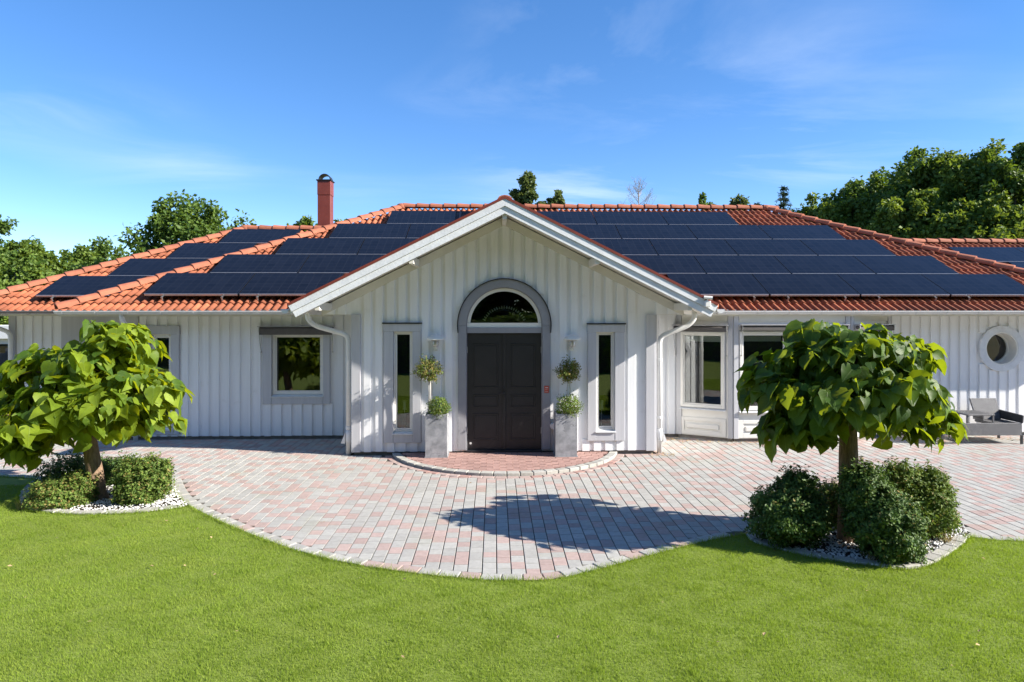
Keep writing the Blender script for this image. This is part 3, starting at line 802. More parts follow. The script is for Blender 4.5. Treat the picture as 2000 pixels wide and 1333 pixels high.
cuts = [rcut(lw0 - cl + 0.02, lw1 + cr - 0.02, lz0 - cb + 0.02, lz1 + ct), rcut(rw0 - cr + 0.02, rw1 + cl - 0.02, rz0 - cb + 0.02, rz1 + ct)]
def archcut(a, b):
    R = AR_out - 0.02
    if b < AC - R or a > AC + R: return None
    d = 0 if a < AC < b else min(abs(a - AC), abs(b - AC))
    return (-1, AZ + math.sqrt(max(R * R - d * d, 0)))
cuts.append(archcut)
FZ = 0.30
zt_g = lambda u: gz(u) - FZ
clad(WG, gw, GC - GH + 0.19, GC + GH - 0.16, Z0, zt_g, cuts, 0.02)
for s_ in (-1, 1):   # boards of the boxed eaves beside the wall
    a, b = sorted((GC + s_ * (GH + 0.0), GC + s_ * 3.1))
    clad(WG, gw, a, b, 2.44, zt_g, [], 0.03)
    MB().wbox(WG, min(GC + s_*GH, GC + s_*(GH - 0.155)), max(GC + s_*GH, GC + s_*(GH - 0.155)), Z0 - 0.005, 2.44, 0.001, BT + 0.016).build('corner_board', 'grey_paint', gw, bevel=0.004)
    # sloping frieze board below the soffit
    p = [(GC, gz(GC) - SOF), (GC + s_*3.13, gz(GC + 3.13) - SOF), (GC + s_*3.13, gz(GC + 3.13) - FZ - 0.012), (GC, gz(GC) - FZ - 0.012)]
    MB().prism(WG, p, 0.002, BT + 0.018).build('frieze_board', 'soffit_paint', gw)
# casing around the arch
DV = D - 0.93
door = empty('door', (AC, D, ST), house); door['label'] = 'dark brown double front door under a half-round fanlight'
m_ = MB(); m_.ring(WG, AC, AZ, AR_in + 0.002, AR_out, 0, math.pi, 0.001, BT + 0.03, 40).build('arch_casing', 'arch_paint', door)
m_ = MB(); m_.ring(WG, AC, AZ, AR_out + 0.001, AR_out + 0.016, -0.16, math.pi + 0.16, 0.001, BT + 0.06, 44).build('arch_flashing', 'black_metal', door)
for s_ in (-1, 1):
    a, b = sorted((AC + s_*(AR_in + 0.002), AC + s_*AR_out))
    MB().wbox(WG, a, b, Z0 + 0.03, AZ - 0.002, 0.001, BT + 0.028).build('jamb_casing', 'arch_paint' , door, bevel=0.004)
rv = MB(); rv.ring(WG, AC, AZ, AR_in - 0.012, AR_in + 0.001, 0, math.pi, -0.12, 0.02, 40)
rv.wbox(WG, AC - AR_in, AC - AR_in + 0.012, ST, AZ - 0.001, -0.12, 0.02); rv.wbox(WG, AC + AR_in - 0.012, AC + AR_in, ST, AZ - 0.001, -0.12, 0.02)
rv.build('reveal', 'arch_paint', door)
zf0 = WG.uz(985, 640)[1]; zg0 = WG.uz(985, 631)[1]; zd1 = WG.uz(985, 651)[1]
fan = MB(); fan.ring(WG, AC, AZ, AR_gl - 0.004, AR_in - 0.013, math.asin((zg0 - AZ) / AR_gl), math.pi - math.asin((zg0 - AZ) / AR_gl), -0.07, -0.015, 40)
fan.wbox(WG, AC - AR_in + 0.013, AC + AR_in - 0.013, zf0, zg0 - 0.001, -0.07, -0.005)
fan = fan.build('fanlight_frame', 'frame_white', door)
pg = [(AC + AR_gl * math.cos(a), AZ + AR_gl * math.sin(a)) for a in np.linspace(math.asin((zg0 - AZ) / AR_gl), math.pi - math.asin((zg0 - AZ) / AR_gl), 30)]
MB().prism(WG, pg, -0.05, -0.046).build('pane', 'pane_glass', fan)
MB().wbox(WG, AC - AR_in + 0.013, AC + AR_in - 0.013, zd1 + 0.001, zf0 - 0.001, -0.1, 0.012).build('transom', 'arch_paint', door)
# two leaves with raised mouldings
lz_b = ST + 0.035
lef = AC - AR_in + 0.014; rig = AC + AR_in - 0.014
zpx = lambda y: WG.uz(985, y)[1]
for s_, (a, b) in ((-1, (lef, AC - 0.004)), (1, (AC + 0.004, rig))):
    leaf = MB().wbox(WG, a, b, lz_b, zd1 - 0.006, -0.085, -0.04).build('door_leaf', 'door_paint', door)
    for (y1, y0) in ((672, 758), (771, 796), (808, 860)):
        u0, u1 = a + 0.10, b - 0.10; z0, z1 = zpx(y0), zpx(y1)
        mo = MB(); wv = 0.016
        mo.wbox(WG, u0, u0 + wv, z0, z1, -0.041, -0.03); mo.wbox(WG, u1 - wv, u1, z0, z1, -0.041, -0.03)
        mo.wbox(WG, u0 + wv, u1 - wv, z0, z0 + wv, -0.041, -0.03); mo.wbox(WG, u0 + wv, u1 - wv, z1 - wv, z1, -0.041, -0.03)
        mo.build('moulding', 'door_paint', leaf, bevel=0.003)
        MB().wbox(WG, u0 + 0.035, u1 - 0.035, z0 + 0.035, z1 - 0.035, -0.041, -0.034).build('raised_panel', 'door_paint', leaf, bevel=0.006)
    for y in (684, 842):
        uu = a - 0.002 if s_ < 0 else b + 0.002
        MB().wbox(WG, uu - 0.008, uu + 0.008, zpx(y) - 0.055, zpx(y) + 0.055, -0.04, -0.026).build('hinge', 'steel', leaf)
MB().wbox(WG, AC - 0.028, AC + 0.028, lz_b, zd1 - 0.008, -0.041, -0.018).build('astragal', 'door_paint', door, bevel=0.005)
hz = zpx(768); hu = WG.uz(985, 768)[0]
ha = MB(); ha.lathe((0, 0, 0), [(0.022, 0), (0.022, 0.012)], 12)
ha = MB(); ha.wbox(WG, hu - 0.018, hu + 0.018, hz - 0.07, hz + 0.10, -0.018, -0.010)
ha.tube([WG.p(hu, hz, -0.012), WG.p(hu, hz, 0.035), WG.p(hu - 0.02, hz - 0.002, 0.04), WG.p(hu - 0.12, hz - 0.004, 0.038)], 0.009, 8)
ha.tube([WG.p(hu, hz + 0.075, -0.012), WG.p(hu, hz + 0.075, 0.008)], 0.02, 12)
ha.build('handle', 'black_metal', door)
m_ = MB(); cu, cz = WG.uz(919, 867); m_.ring(WG, cu, cz, 0.001, 0.02, 0, 2*math.pi, -0.0395, -0.037, 14, True); m_.build('round_sticker', 'frame_white', door)
MB().wbox(WG, lef - 0.01, rig + 0.01, ST - 0.02, lz_b - 0.002, -0.09, 0.05).build('threshold', 'black_metal', door, bevel=0.006)

window(WG, lw0, lw1, lz0, lz1, (cl, cr, ct, cb), house, cap=True, fw=0.028)['label'] = 'tall slit window left of the front door'
window(WG, rw0, rw1, rz0, rz1, (cr, cl, ct, cb), house, cap=True, fw=0.028)['label'] = 'tall slit window right of the front door'

# gable side walls
WSR = Wall((GC + GH, 0, 0), (0, 1, 0), (1, 0, 0))
WSL = Wall((GC - GH, 0, 0), (0, 1, 0), (-1, 0, 0))
dcy, dcz, dr = D + 0.78, 1.62, 0.36
dia = lambda r: [(dcy - r, dcz), (dcy, dcz - r), (dcy + r, dcz), (dcy, dcz + r)]
sr = backing(WSR, rect(D, MW, Z0, 2.45), [dia(dr)], 'wall', house); sr['label'] = 'boarded side wall of the entrance gable with a diamond window'
def diacut(a, b):
    r = dr + 0.11; m0 = 0 if a < dcy < b else min(abs(a - dcy), abs(b - dcy))
    return (dcz - (r - m0), dcz + (r - m0)) if m0 < r else None
clad(WSR, sr, D + 0.12, MW - 0.02, Z0, lambda u: 2.44, [diacut], 0.04)
MB().wbox(WSR, D + 0.0, D + 0.11, Z0, 2.44, 0.001, BT + 0.014).build('corner_board', 'grey_paint', sr)
dw = empty('window', WSR.p(dcy, dcz - dr, 0), house); dw['label'] = 'diamond window in the side of the entrance gable'
def dring(r0, r1, n0, n1):
    m = MB(); o_, i_ = dia(r1), dia(r0)
    for k in range(4):
        m.prism(WSR, [o_[k], o_[(k+1) % 4], i_[(k+1) % 4], i_[k]], n0, n1)
    return m
dring(dr, dr + 0.13, 0.001, BT + 0.028).build('casing_board', 'grey_paint', dw)
dring(dr - 0.06, dr + 0.002, -0.09, 0.015).build('frame', 'frame_white', dw)
MB().prism(WSR, dia(dr - 0.05), -0.05, -0.045).build('pane', 'pane_glass', dw)
sl = backing(WSL, rect(D, MW, Z0, 2.45), [], 'wall', house)
clad(WSL, sl, D + 0.12, MW - 0.02, Z0, lambda u: 2.44, [], 0.04)

# plinth below the cladding
pl = MB()
pl.box(GC - GH + 0.03, AC - AR_in, D + 0.03, D + 0.2, -0.05, Z0 + 0.03); pl.box(AC + AR_in, GC + GH - 0.03, D + 0.03, D + 0.2, -0.05, Z0 + 0.03)
pl.box(AC - AR_in + 0.001, AC + AR_in - 0.001, D + 0.03, D + 0.2, -0.05, ST)
pl.box(GC - GH + 0.03, GC - GH + 0.2, D + 0.201, MW, -0.05, Z0 + 0.03); pl.box(GC + GH - 0.2, GC + GH - 0.03, D + 0.201, MW, -0.05, Z0 + 0.03)
pl.box(-7.42, GC - GH + 0.02, MW + 0.03, MW + 0.2, -0.05, Z0 + 0.03); pl.box(GC + GH - 0.02, 12.4, MW + 0.03, MW + 0.2, -0.05, Z0 + 0.03)
pl.box(-10.4, -7.3, LW + 0.03, LW + 0.2, -0.05, Z0 + 0.03)
pl.build('plinth', 'plinth', house)

# ------------------------------------------------- main walls
EAVE_Z = 2.44
ww0, wz1 = WM.uz(532, 652); ww1, wz0 = WM.uz(632, 771)
sw0, sz1 = WM.uz(296, 653); sw1, sz0 = WM.uz(336, 836)
MLX = -7.45
lwall = backing(WM, rect(MLX, GC - GH, Z0, 2.46), [rect(ww0, ww1, wz0, wz1), rect(sw0, sw1, sz0, sz1)], 'wall', house)
lwall['label'] = 'shaded boarded wall left of the entrance gable'
gx = WM.uz(272, 700)[0]
clad(WM, lwall, gx, GC - GH, Z0, lambda u: 2.45, [rcut(ww0 - 0.15, ww1 + 0.11, wz0 - 0.16, wz1 + 0.1), rcut(sw0 - 0.2, sw1 + 0.13, sz0 - 0.1, sz1 + 0.14)], 0.02)
MB().wbox(WM, MLX, gx - 0.01, Z0, 2.45, 0.001, BT + 0.014).build('corner_panel', 'grey_paint', lwall)
window(WM, ww0, ww1, wz0, wz1, (0.17, 0.13, 0.09, 0.18), house, fw=0.05)['label'] = 'square window below an awning on the shaded wall'
window(WM, sw0, sw1, sz0, sz1, (0.215, 0.15, 0.16, 0.12), house, fw=0.05)['label'] = 'narrow window behind the left tree'
# left wing wall, set back
lwing = backing(WL, rect(WL.uz(20, 700)[0], MLX + 0.5, Z0, 2.5), [], 'wall', house); lwing['label'] = 'set back boarded wall of the left wing'
lx0 = WL.uz(20, 700)[0]
clad(WL, lwing, lx0 + 0.15, WL.uz(121, 700)[0], Z0, lambda u: 2.47, [], 0.0)
MB().wbox(WL, lx0, lx0 + 0.14, Z0, 2.47, 0.001, BT + 0.02).build('corner_board', 'grey_paint', lwing)
MB().wbox(WL, WL.uz(122, 700)[0], MLX + 0.3, Z0, 2.47, 0.001, BT + 0.012).build('grey_panel', 'grey_paint', lwing)
ret = Wall((MLX, 0, 0), (0, 1, 0), (-1, 0, 0))
backing(ret, rect(MW, LW, Z0, 2.46), [], 'wall', house, 'grey_paint')
endw = Wall((lx0, 0, 0), (0, 1, 0), (-1, 0, 0))
backing(endw, rect(LW, LW + 7.5, Z0, 2.5), [], 'wall', house)

# bay
BY = 12.46
BA, BB, BC, BD = xY(1322, MW), xY(1432, BY), xY(1660, BY), xY(1738, MW)
PA, PB, PC, PD = Vector((BA, MW, 0)), Vector((BB, BY, 0)), Vector((BC, BY, 0)), Vector((BD, MW, 0))
def facet(a, b):
    U = (b - a).normalized(); return Wall(a, U, Vector((U.y, -U.x, 0))), (b - a).length
F1, L1 = facet(PA, PB); F2, L2 = facet(PB, PC); F3, L3 = facet(PC, PD)
# right main wall
rcx, rcz = WM.uz(1953, 681); RR = 0.46; RI = 0.335
circ = lambda r, k=32: [(rcx + r * math.cos(2*math.pi*i/k), rcz + r * math.sin(2*math.pi*i/k)) for i in range(k)]
RX = 12.4
r1 = backing(WM, rect(GC + GH, BA, Z0, 2.46), [], 'wall', house); clad(WM, r1, GC + GH + 0.02, BA + 0.02, Z0, lambda u: 2.45, [], 0.03)
r2 = backing(WM, rect(BD, RX, Z0, 2.46), [circ(RI)], 'wall', house); r2['label'] = 'boarded wall with a round window behind the wicker sofa'
def ccut(a, b):
    R = RR - 0.02; d = 0 if a < rcx < b else min(abs(a - rcx), abs(b - rcx))
    if d >= R: return None
    h = math.sqrt(R*R - d*d); return (rcz - h, rcz + h)
clad(WM, r2, BD, RX, Z0, lambda u: 2.45, [ccut], 0.02)
rw = empty('window', WM.p(rcx, rcz - RR, 0), house); rw['label'] = 'round porthole window with a wide grey ring'
for k in range(4):
    MB().ring(WM, rcx, rcz, RI + 0.002, RR, k*math.pi/2 + 0.003, (k+1)*math.pi/2 - 0.003, 0.001, BT + 0.03, 12).build('ring_casing', 'verge_paint', rw)
MB().ring(WM, rcx, rcz, RI - 0.025, RI, 0, 2*math.pi, -0.2, BT + 0.024, 40, True).build('reveal', 'frame_white', rw)
MB().ring(WM, rcx, rcz, RI - 0.06, RI - 0.026, 0, 2*math.pi, -0.2, -0.15, 40, True).build('frame', 'frame_white', rw)
MB().prism(WM, circ(RI - 0.055, 36), -0.18, -0.176).build('pane', 'pane_glass', rw)
endr = Wall((RX, 0, 0), (0, 1, 0), (1, 0, 0)); backing(endr, rect(MW, MW + 10, Z0, 2.46), [], 'wall', house)

bayroot = []
def bay_facet(W, L, wins, panels, nm):
    holes = [rect(*w) for w in wins]
    f = backing(W, rect(0, L, Z0, 2.46), holes, 'bay_wall', house, 'frame_white'); f['label'] = nm
    for w in wins:
        window(W, *w, (0, 0, 0, 0), house, fw=0.05, blind=0.14, depth=0.0)['label'] = nm.replace('facet', 'window')
    for (u0, u1, z0, z1) in panels:
        fr = MB(); t = 0.09
        fr.wbox(W, u0, u0 + t, z0, z1, 0.001, 0.02); fr.wbox(W, u1 - t, u1, z0, z1, 0.001, 0.02); fr.wbox(W, u0 + t, u1 - t, z0, z0 + t, 0.001, 0.02); fr.wbox(W, u0 + t, u1 - t, z1 - t*0.8, z1, 0.001, 0.02)
        fr.build('panel_frame', 'frame_white', f, bevel=0.003)
        MB().wbox(W, u0 + t + 0.04, u1 - t - 0.04, z0 + t + 0.035, z1 - t - 0.03, 0.001, 0.03).build('raised_panel', 'frame_white', f, bevel=0.018)
    return f
zpb0, zpb1 = 0.075, 0.42
a0, z1a = F1.uz(1330, 648); a1, z0a = F1.uz(1416, 799)
f1 = bay_facet(F1, L1, [(a0, a1, z0a, z1a)], [(a0 - 0.02, a1 + 0.02, zpb0, zpb1)], 'left angled facet of the bay window')
b0, z1b = F2.uz(1444, 648); b1, z0b = F2.uz(1537, 801)
f2 = bay_facet(F2, L2, [(b0, b1, z0b, z1b), (L2 - b1, L2 - b0, z0b, z1b)], [(b0 - 0.02, b1 + 0.07, zpb0, zpb1), (L2 - b1 - 0.07, L2 - b0 + 0.02, zpb0, zpb1)], 'front facet of the bay window')
f3 = bay_facet(F3, L3, [(L3 - a1, L3 - a0, z0a, z1a)], [(L3 - a1 - 0.02, L3 - a0 + 0.02, zpb0, zpb1)], 'right angled facet of the bay window')
for W, L, f in ((F1, L1, f1), (F2, L2, f2), (F3, L3, f3)):
    for u0, u1 in ((0.0, 0.1), (L - 0.1, L)):
        MB().wbox(W, u0 + 0.004, u1 - 0.004, Z0, 2.44, 0.001, 0.028).build('corner_board', 'grey_paint', f, bevel=0.004)
    MB().wbox(W, 0.105, L - 0.105, 2.30, 2.44, 0.001, 0.022).build('frieze_board', 'soffit_paint', f)
    MB().wbox(W, 0.02, L - 0.02, -0.05, Z0, -0.15, -0.02).build('bay_plinth', 'plinth', f)

# interior: floor, ceiling and back partition so that the panes look into rooms
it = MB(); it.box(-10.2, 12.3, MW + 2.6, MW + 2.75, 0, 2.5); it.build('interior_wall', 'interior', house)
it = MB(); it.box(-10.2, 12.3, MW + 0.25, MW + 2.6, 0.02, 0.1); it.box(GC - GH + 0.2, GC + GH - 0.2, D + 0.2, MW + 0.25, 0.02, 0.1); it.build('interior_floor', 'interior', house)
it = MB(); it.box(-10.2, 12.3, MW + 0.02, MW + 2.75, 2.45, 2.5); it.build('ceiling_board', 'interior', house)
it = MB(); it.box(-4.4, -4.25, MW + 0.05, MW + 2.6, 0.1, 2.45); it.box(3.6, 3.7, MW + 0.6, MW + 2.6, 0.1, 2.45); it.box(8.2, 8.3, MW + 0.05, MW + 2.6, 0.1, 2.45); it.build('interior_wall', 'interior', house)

# ------------------------------------------------- roofs
TH = math.atan(0.5); CT, SN = math.cos(TH), math.sin(TH)
TW, TL = 0.298, 0.33
def tile_mesh():
    V = []; F_ = []; k = 16
    for j, (y, up) in enumerate(((0.0, 0.034), (TL + 0.03, 0.004))):
        for i in range(k + 1):
            u = TW * i / k
            ph = (u / (TW / 2)) % 1.0
            h = 0.058 * (0.5 - 0.5 * math.cos(2 * math.pi * ph)) ** 0.8
            V.append((u, y, up + h))
    for i in range(k + 1):
        V.append((V[i][0], 0.004, V[i][2] - 0.024))
    for i in range(k): F_.append((i, i+1, k+1+i+1, k+1+i)); F_.append((2*(k+1)+i, 2*(k+1)+i+1, i+1, i))
    return np.array(V), np.array(F_)
TV, TF = tile_mesh()
tile_me = bpy.data.meshes.new('roof_tile'); tile_me.from_pydata(TV.tolist(), [], TF.tolist()); tile_me.materials.append(MAT['tile'])
tile_me.polygons.foreach_set('use_smooth', [True]*len(TF))
RQ = Matrix.Rotation(TH, 3, 'X').to_quaternion()
Rm = np.array(Matrix.Rotation(TH, 3, 'X'))
TILES = []   # (score, roof, origin, mesh or None)
BARE = []    # filled below: function telling whether a spot is under a panel
def tile_plane(roof, ex0, ex1, ey, ez, tmax, left=None, right=None, drop=None):
    """left/right: (x at eave, dx per metre of plan depth) limits to clip at"""
    rows = int(tmax / CT / TL)
    for r_ in range(rows + 1):
        s0 = r_ * TL - 0.04
        x = ex0 - 0.6
        while x < ex1 + 0.6:
            t = (s0 + TL / 2) * CT
            lo = left[0] + left[1] * (s0 + TL) * CT if left else ex0
            hi = right[0] + right[1] * (s0 + TL) * CT if right else ex1
            lo_b = left[0] + left[1] * s0 * CT if left else ex0
            hi_b = right[0] + right[1] * s0 * CT if right else ex1
            if x + TW < min(lo, lo_b) or x > max(hi, hi_b): x += TW; continue
            if drop and drop(x + TW/2, ey + t): x += TW; continue
            o = Vector((x, ey + s0 * CT, ez + s0 * SN))
            clip = []
            for lim, sgn in ((left, -1), (right, 1)):
                if lim:
                    e0 = lim[0] + lim[1] * s0 * CT - x; e1 = lim[0] + lim[1] * (s0 + TL + 0.03) * CT - x
                    if (sgn < 0 and max(e0, e1) > 0) or (sgn > 0 and min(e0, e1) < TW):
                        clip.append((e0, e1 - e0, sgn))
            if s0 + TL + 0.03 > tmax / CT: clip.append('top')
            TILES.append([proj_area(o, 1.0) if inframe(o, 30) else 0.0, roof, o, clip, t, (tmax / CT - s0)])
            x += TW
def roof_part(label, polys):
    mb = MB()
    for p in polys: mb.add(p, [tuple(range(len(p)))])
    r = mb.build('roof', 'underlay', house, recalc=False); r['label'] = label; return r
EY, EZ, RT = 12.4, 2.47, 5.55
XL0, XR0 = -8.07, 13.02
RYm, RZm = EY + RT, EZ + RT / 2
main_roof = roof_part('main hipped roof with solar panels', [
    [(XL0, EY, EZ), (XR0, EY, EZ), (XR0 - RT, RYm, RZm), (XL0 + RT, RYm, RZm)],
    [(XL0, EY, EZ), (XL0 + RT, RYm, RZm), (XL0, EY + 2*RT, EZ)], [(XR0, EY, EZ), (XR0, EY + 2*RT, EZ), (XR0 - RT, RYm, RZm)],
    [(XL0, EY + 2*RT, EZ), (XL0 + RT, RYm, RZm), (XR0 - RT, RYm, RZm), (XR0, EY + 2*RT, EZ)]])
vgap = lambda x, y: abs(x - GC) < 3.66 - (y - EY) - 0.25
tile_plane(main_roof, XL0, XR0, EY, EZ, RT, (XL0, 1), (XR0, -1), vgap)
# left wing
LY, LT = 13.6, 4.35
XW0 = -11.07
lroof = roof_part('lower roof of the left wing', [
    [(XW0, LY, EZ), (XL0 + 0.2, LY, EZ), (XL0 + 0.2 + LT, LY + LT, EZ + LT/2 - 0.01), (XW0 + LT, LY + LT, EZ + LT/2)],
    [(XW0, LY, EZ), (XW0 + LT, LY + LT, EZ + LT/2), (XW0, LY + 2*LT, EZ)],
    [(XW0, LY + 2*LT, EZ), (XW0 + LT, LY + LT, EZ + LT/2), (XL0 + LT, LY + LT, EZ + LT/2), (XL0, LY + 2*LT, EZ)]])
tile_plane(lroof, XW0, -2.0, LY, EZ, LT, (XW0, 1), (XL0 + 0.1, 1))
# right wing
QY, QT = 14.2, 3.75
rroof = roof_part('lower roof of the right wing', [
    [(XR0 - QT, QY + QT, EZ + QT/2), (XR0, QY, EZ), (22, QY, EZ), (22, QY + QT, EZ + QT/2)],
    [(XR0 - QT, QY + QT, EZ + QT/2), (22, QY + QT, EZ + QT/2), (22, QY + 2*QT, EZ), (XR0, QY + 2*QT, EZ)]])
tile_plane(rroof, XR0 - QT, 21.5, QY, EZ, QT, (XR0 - 0.1, -1), None)
backing(Wall((0, QY + 0.6, 0), (1, 0, 0), (0, -1, 0)), rect(RX, 21.4, Z0, 2.46), [], 'wall', house)

# ---- solar panels (things resting on the roofs)
PL, PWd, PIT = 1.775, 1.012, 1.031
PT0 = 0.343
def row_t(r): return PT0 + r * PIT * CT - 0.09
glass_me = None
PANELS = []
def panel_row(ey, r_, x0, n, side, idx0=0):
    for k in range(n): PANELS.append((ey, r_, x0 + k * (PL + 0.017), side, k, n))
PP = PL + 0.017
def fit_right(r_, xend):
    y = EY + row_t(r_); lim = GC + 3.66 - (y - EY)
    n = int((xend - lim) / PP + 0.55); return xend - n * PP, n
ends = [xY(1858, EY + row_t(0)) + PP, xY(1876, EY + row_t(1)), xY(1752.5, EY + row_t(2)), xY(1655, EY + row_t(3)), xY(1445, EY + row_t(4))]
starts = [xY(280, EY + row_t(0)), xY(409.5, EY + row_t(1)), xY(537, EY + row_t(2)), xY(642.5, EY + row_t(3)), xY(754.7, EY + row_t(4))]
for r_ in range(5):
    x0, n = fit_right(r_, ends[r_]); panel_row(EY, r_, x0, n, 'R')
    y = EY + row_t(r_); lim = GC - 3.66 + (y - EY)
    n = int((lim - starts[r_]) / PP + 0.6)
    if r_ == 4: n = max(n, 1)
    panel_row(EY, r_, starts[r_], n, 'L')
lt = lambda r: 0.345 + r * PIT * CT
for r_, px in enumerate((74, 215, 329, 430)):
    y = LY + lt(r_); x0 = xY(px, y); n = 1
    if x0 + 2 * PP < XL0 + (y - LY) - 0.1: n = 2
    PANELS.append((LY, r_, x0, 'W', 0, n))
qx = xY(1970, QY + 3.2)
for r_ in (2, 1, 0):
    for k in range(-1 - (0 if r_ == 2 else 0), 3):
        x0 = qx + k * PP + (2 - r_) * PP / 2
        yy = QY + PT0 + 0.02 + r_ * PIT * CT
        if x0 > XR0 - (yy - QY) + 0.15: PANELS.append((QY, r_, x0, 'Q', k, 3))
ORD = ['first', 'second', 'third', 'fourth', 'fifth', 'sixth', 'seventh', 'eighth', 'ninth']
ROWN = ['bottom', 'second lowest', 'middle', 'second highest', 'top']
gl_me = fr_me = ed_me = hk_me = None
cnt = {}
for (ey, r_, x0, side, k, n) in sorted(PANELS, key=lambda q: (q[3], q[1], q[2])):
    t0 = (PT0 if side != 'W' else 0.345) + r_ * PIT * CT + (0.02 if side == 'Q' else 0)
    hh = 0.2
    base = Vector((x0, ey + t0 - hh * SN, EZ + t0 / 2 + hh * CT))
    if gl_me is None:
        a = MB().box(0.012, PL - 0.012, 0.012, PWd - 0.012, -0.004, 0.002); gl = a.build('solar_panel', 'solar_cells', origin=(0, 0, 0)); gl_me = gl.data; bpy.data.objects.remove(gl)
        a = MB(); a.box(0, 0.011, 0, PWd, -0.034, 0.003); a.box(PL - 0.011, PL, 0, PWd, -0.034, 0.003); a.box(0.011, PL - 0.011, PWd - 0.011, PWd, -0.034, 0.003)
        gl = a.build('frame', 'panel_frame', origin=(0, 0, 0)); fr_me = gl.data; bpy.data.objects.remove(gl)
        a = MB().box(0.0115, PL - 0.0115, -0.0005, 0.011, -0.034, 0.0035); gl = a.build('frame', 'panel_edge', origin=(0, 0, 0)); ed_me = gl.data; bpy.data.objects.remove(gl)  # pale lower edge: sky glint on the dark frame put into its colour
        a = MB(); a.box(-0.016, 0.016, -0.06, 0.03, -0.048, -0.036); a.box(-0.014, 0.014, -0.055, -0.04, -0.11, -0.036); a.box(-0.02, 0.02, -0.008, 0.006, -0.03, 0.01)
        gl = a.build('roof_hook', 'steel', origin=(0, 0, 0)); hk_me = gl.data; bpy.data.objects.remove(gl)
    o = place('solar_panel', gl_me, None, base, RQ)
    cnt[(side, r_)] = cnt.get((side, r_), 0) + 1
    i = cnt[(side, r_)] - 1
    tot = sum(1 for q in PANELS if q[3] == side and q[1] == r_)
    if side == 'R': lab = f'solar panel {ORD[i]} from the gable in the {ROWN[r_]} row right of it'
    elif side == 'L': lab = f'solar panel {ORD[i]} from the hip in the {ROWN[r_]} row left of the gable'
    elif side == 'W': lab = f'{["lowest", "second lowest", "second highest", "topmost"][r_]} of the four staggered solar panels on the left wing roof'
    else: lab = f'solar panel {ORD[i]} from the left in the {["lowest", "middle", "upper"][r_]} row on the right wing roof'
    tag(o, lab, 'solar panel', 'solar panels on the roof')
    for nm, me, off in (('frame', fr_me, (0, 0, 0)), ('bottom_rail', ed_me, (0, 0, 0))):
        c = bpy.data.objects.new(nm, me); col.objects.link(c); c.parent = o; c.location = off
    if r_ == 0 or side == 'W':
        for xx in (0.35, PL - 0.3) if r_ == 0 else ():
            c = bpy.data.objects.new('roof_hook', hk_me); col.objects.link(c); c.parent = o; c.location = (xx, 0, 0)
    else:
        for xx in (0.3, PL - 0.3):
            c = bpy.data.objects.new('clamp', hk_me); col.objects.link(c); c.parent = o; c.location = (xx, -0.004, 0); c.scale = (0.8, 0.5, 0.5)
def covered(o, t, ey):
    for (pey, r_, x0, side, k, n) in PANELS:
        if abs(pey - ey) > 0.3: continue
        t0 = PT0 + r_ * PIT * CT
        if x0 - 0.05 < o.x + TW/2 < x0 + PL + 0.05 and t0 - 0.02 < t < t0 + PWd * CT + 0.1: return True
    return False

# emit tiles: the 300 that show largest as parts, the rest as one field per roof
for T in TILES:
    ey = {main_roof.name: EY, lroof.name: LY, rroof.name: QY}[T[1].name]
    if covered(T[2], T[4], ey): T[0] *= 0.05
TILES.sort(key=lambda T: -T[0])
field = {}
def clipped(clip, left):
    bm = bmesh.new()
    vs = [bm.verts.new(v) for v in TV]
    for f in TF: bm.faces.new([vs[i] for i in f])
    for c in clip:
        if c == 'top':
            bmesh.ops.bisect_plane(bm, geom=bm.verts[:] + bm.edges[:] + bm.faces[:], plane_co=(0, left, 0), plane_no=(0, 1, 0), clear_outer=True)
        else:
            e0, de, sgn = c
            no = Vector((TL + 0.03, -de, 0)) * sgn
            bmesh.ops.bisect_plane(bm, geom=bm.verts[:] + bm.edges[:] + bm.faces[:], plane_co=(e0, 0, 0), plane_no=no.normalized(), clear_outer=True)
    return bm
per_roof = {}
for i, (sc, roof, o, clip, t, left) in enumerate(TILES):
    jx = random.uniform(-0.002, 0.002)
    o = o + Vector((jx, 0, random.uniform(-0.002, 0.002)))
    asobj = per_roof.get(roof.name, 0) < (300 if roof is main_roof else 150) and sc > 0.0015 and i < 420 or False
    if i >= 300: asobj = False
    if clip:
        bm = clipped(clip, left)
        if len(bm.faces) == 0: bm.free(); continue
        me = bpy.data.meshes.new('roof_tile'); bm.to_mesh(me); bm.free(); me.materials.append(MAT['tile'])
        me.polygons.foreach_set('use_smooth', [True]*len(me.polygons))
    else: me = tile_me
    if asobj:
        place('roof_tile', me, roof, o, RQ)
    else:
        V = np.array([v.co[:] for v in me.vertices]) @ Rm.T + np.array(o)
        Fq = []
        for p in me.polygons:
            vv = list(p.vertices)
            for q in range(1, len(vv) - 1): Fq.append((vv[0], vv[q], vv[q+1]))
        fl = field.setdefault(roof.name, [roof, [], [], 0])
        fl[1].append(V); fl[2].append(np.array(Fq) + fl[3]); fl[3] += len(V)
for nm, (roof, Vs, Fs, _) in field.items():
    tag(np_mesh('further_roof_tiles', np.concatenate(Vs), np.concatenate(Fs), 'tile_field', roof, org(roof), smooth=True), kind='stuff')

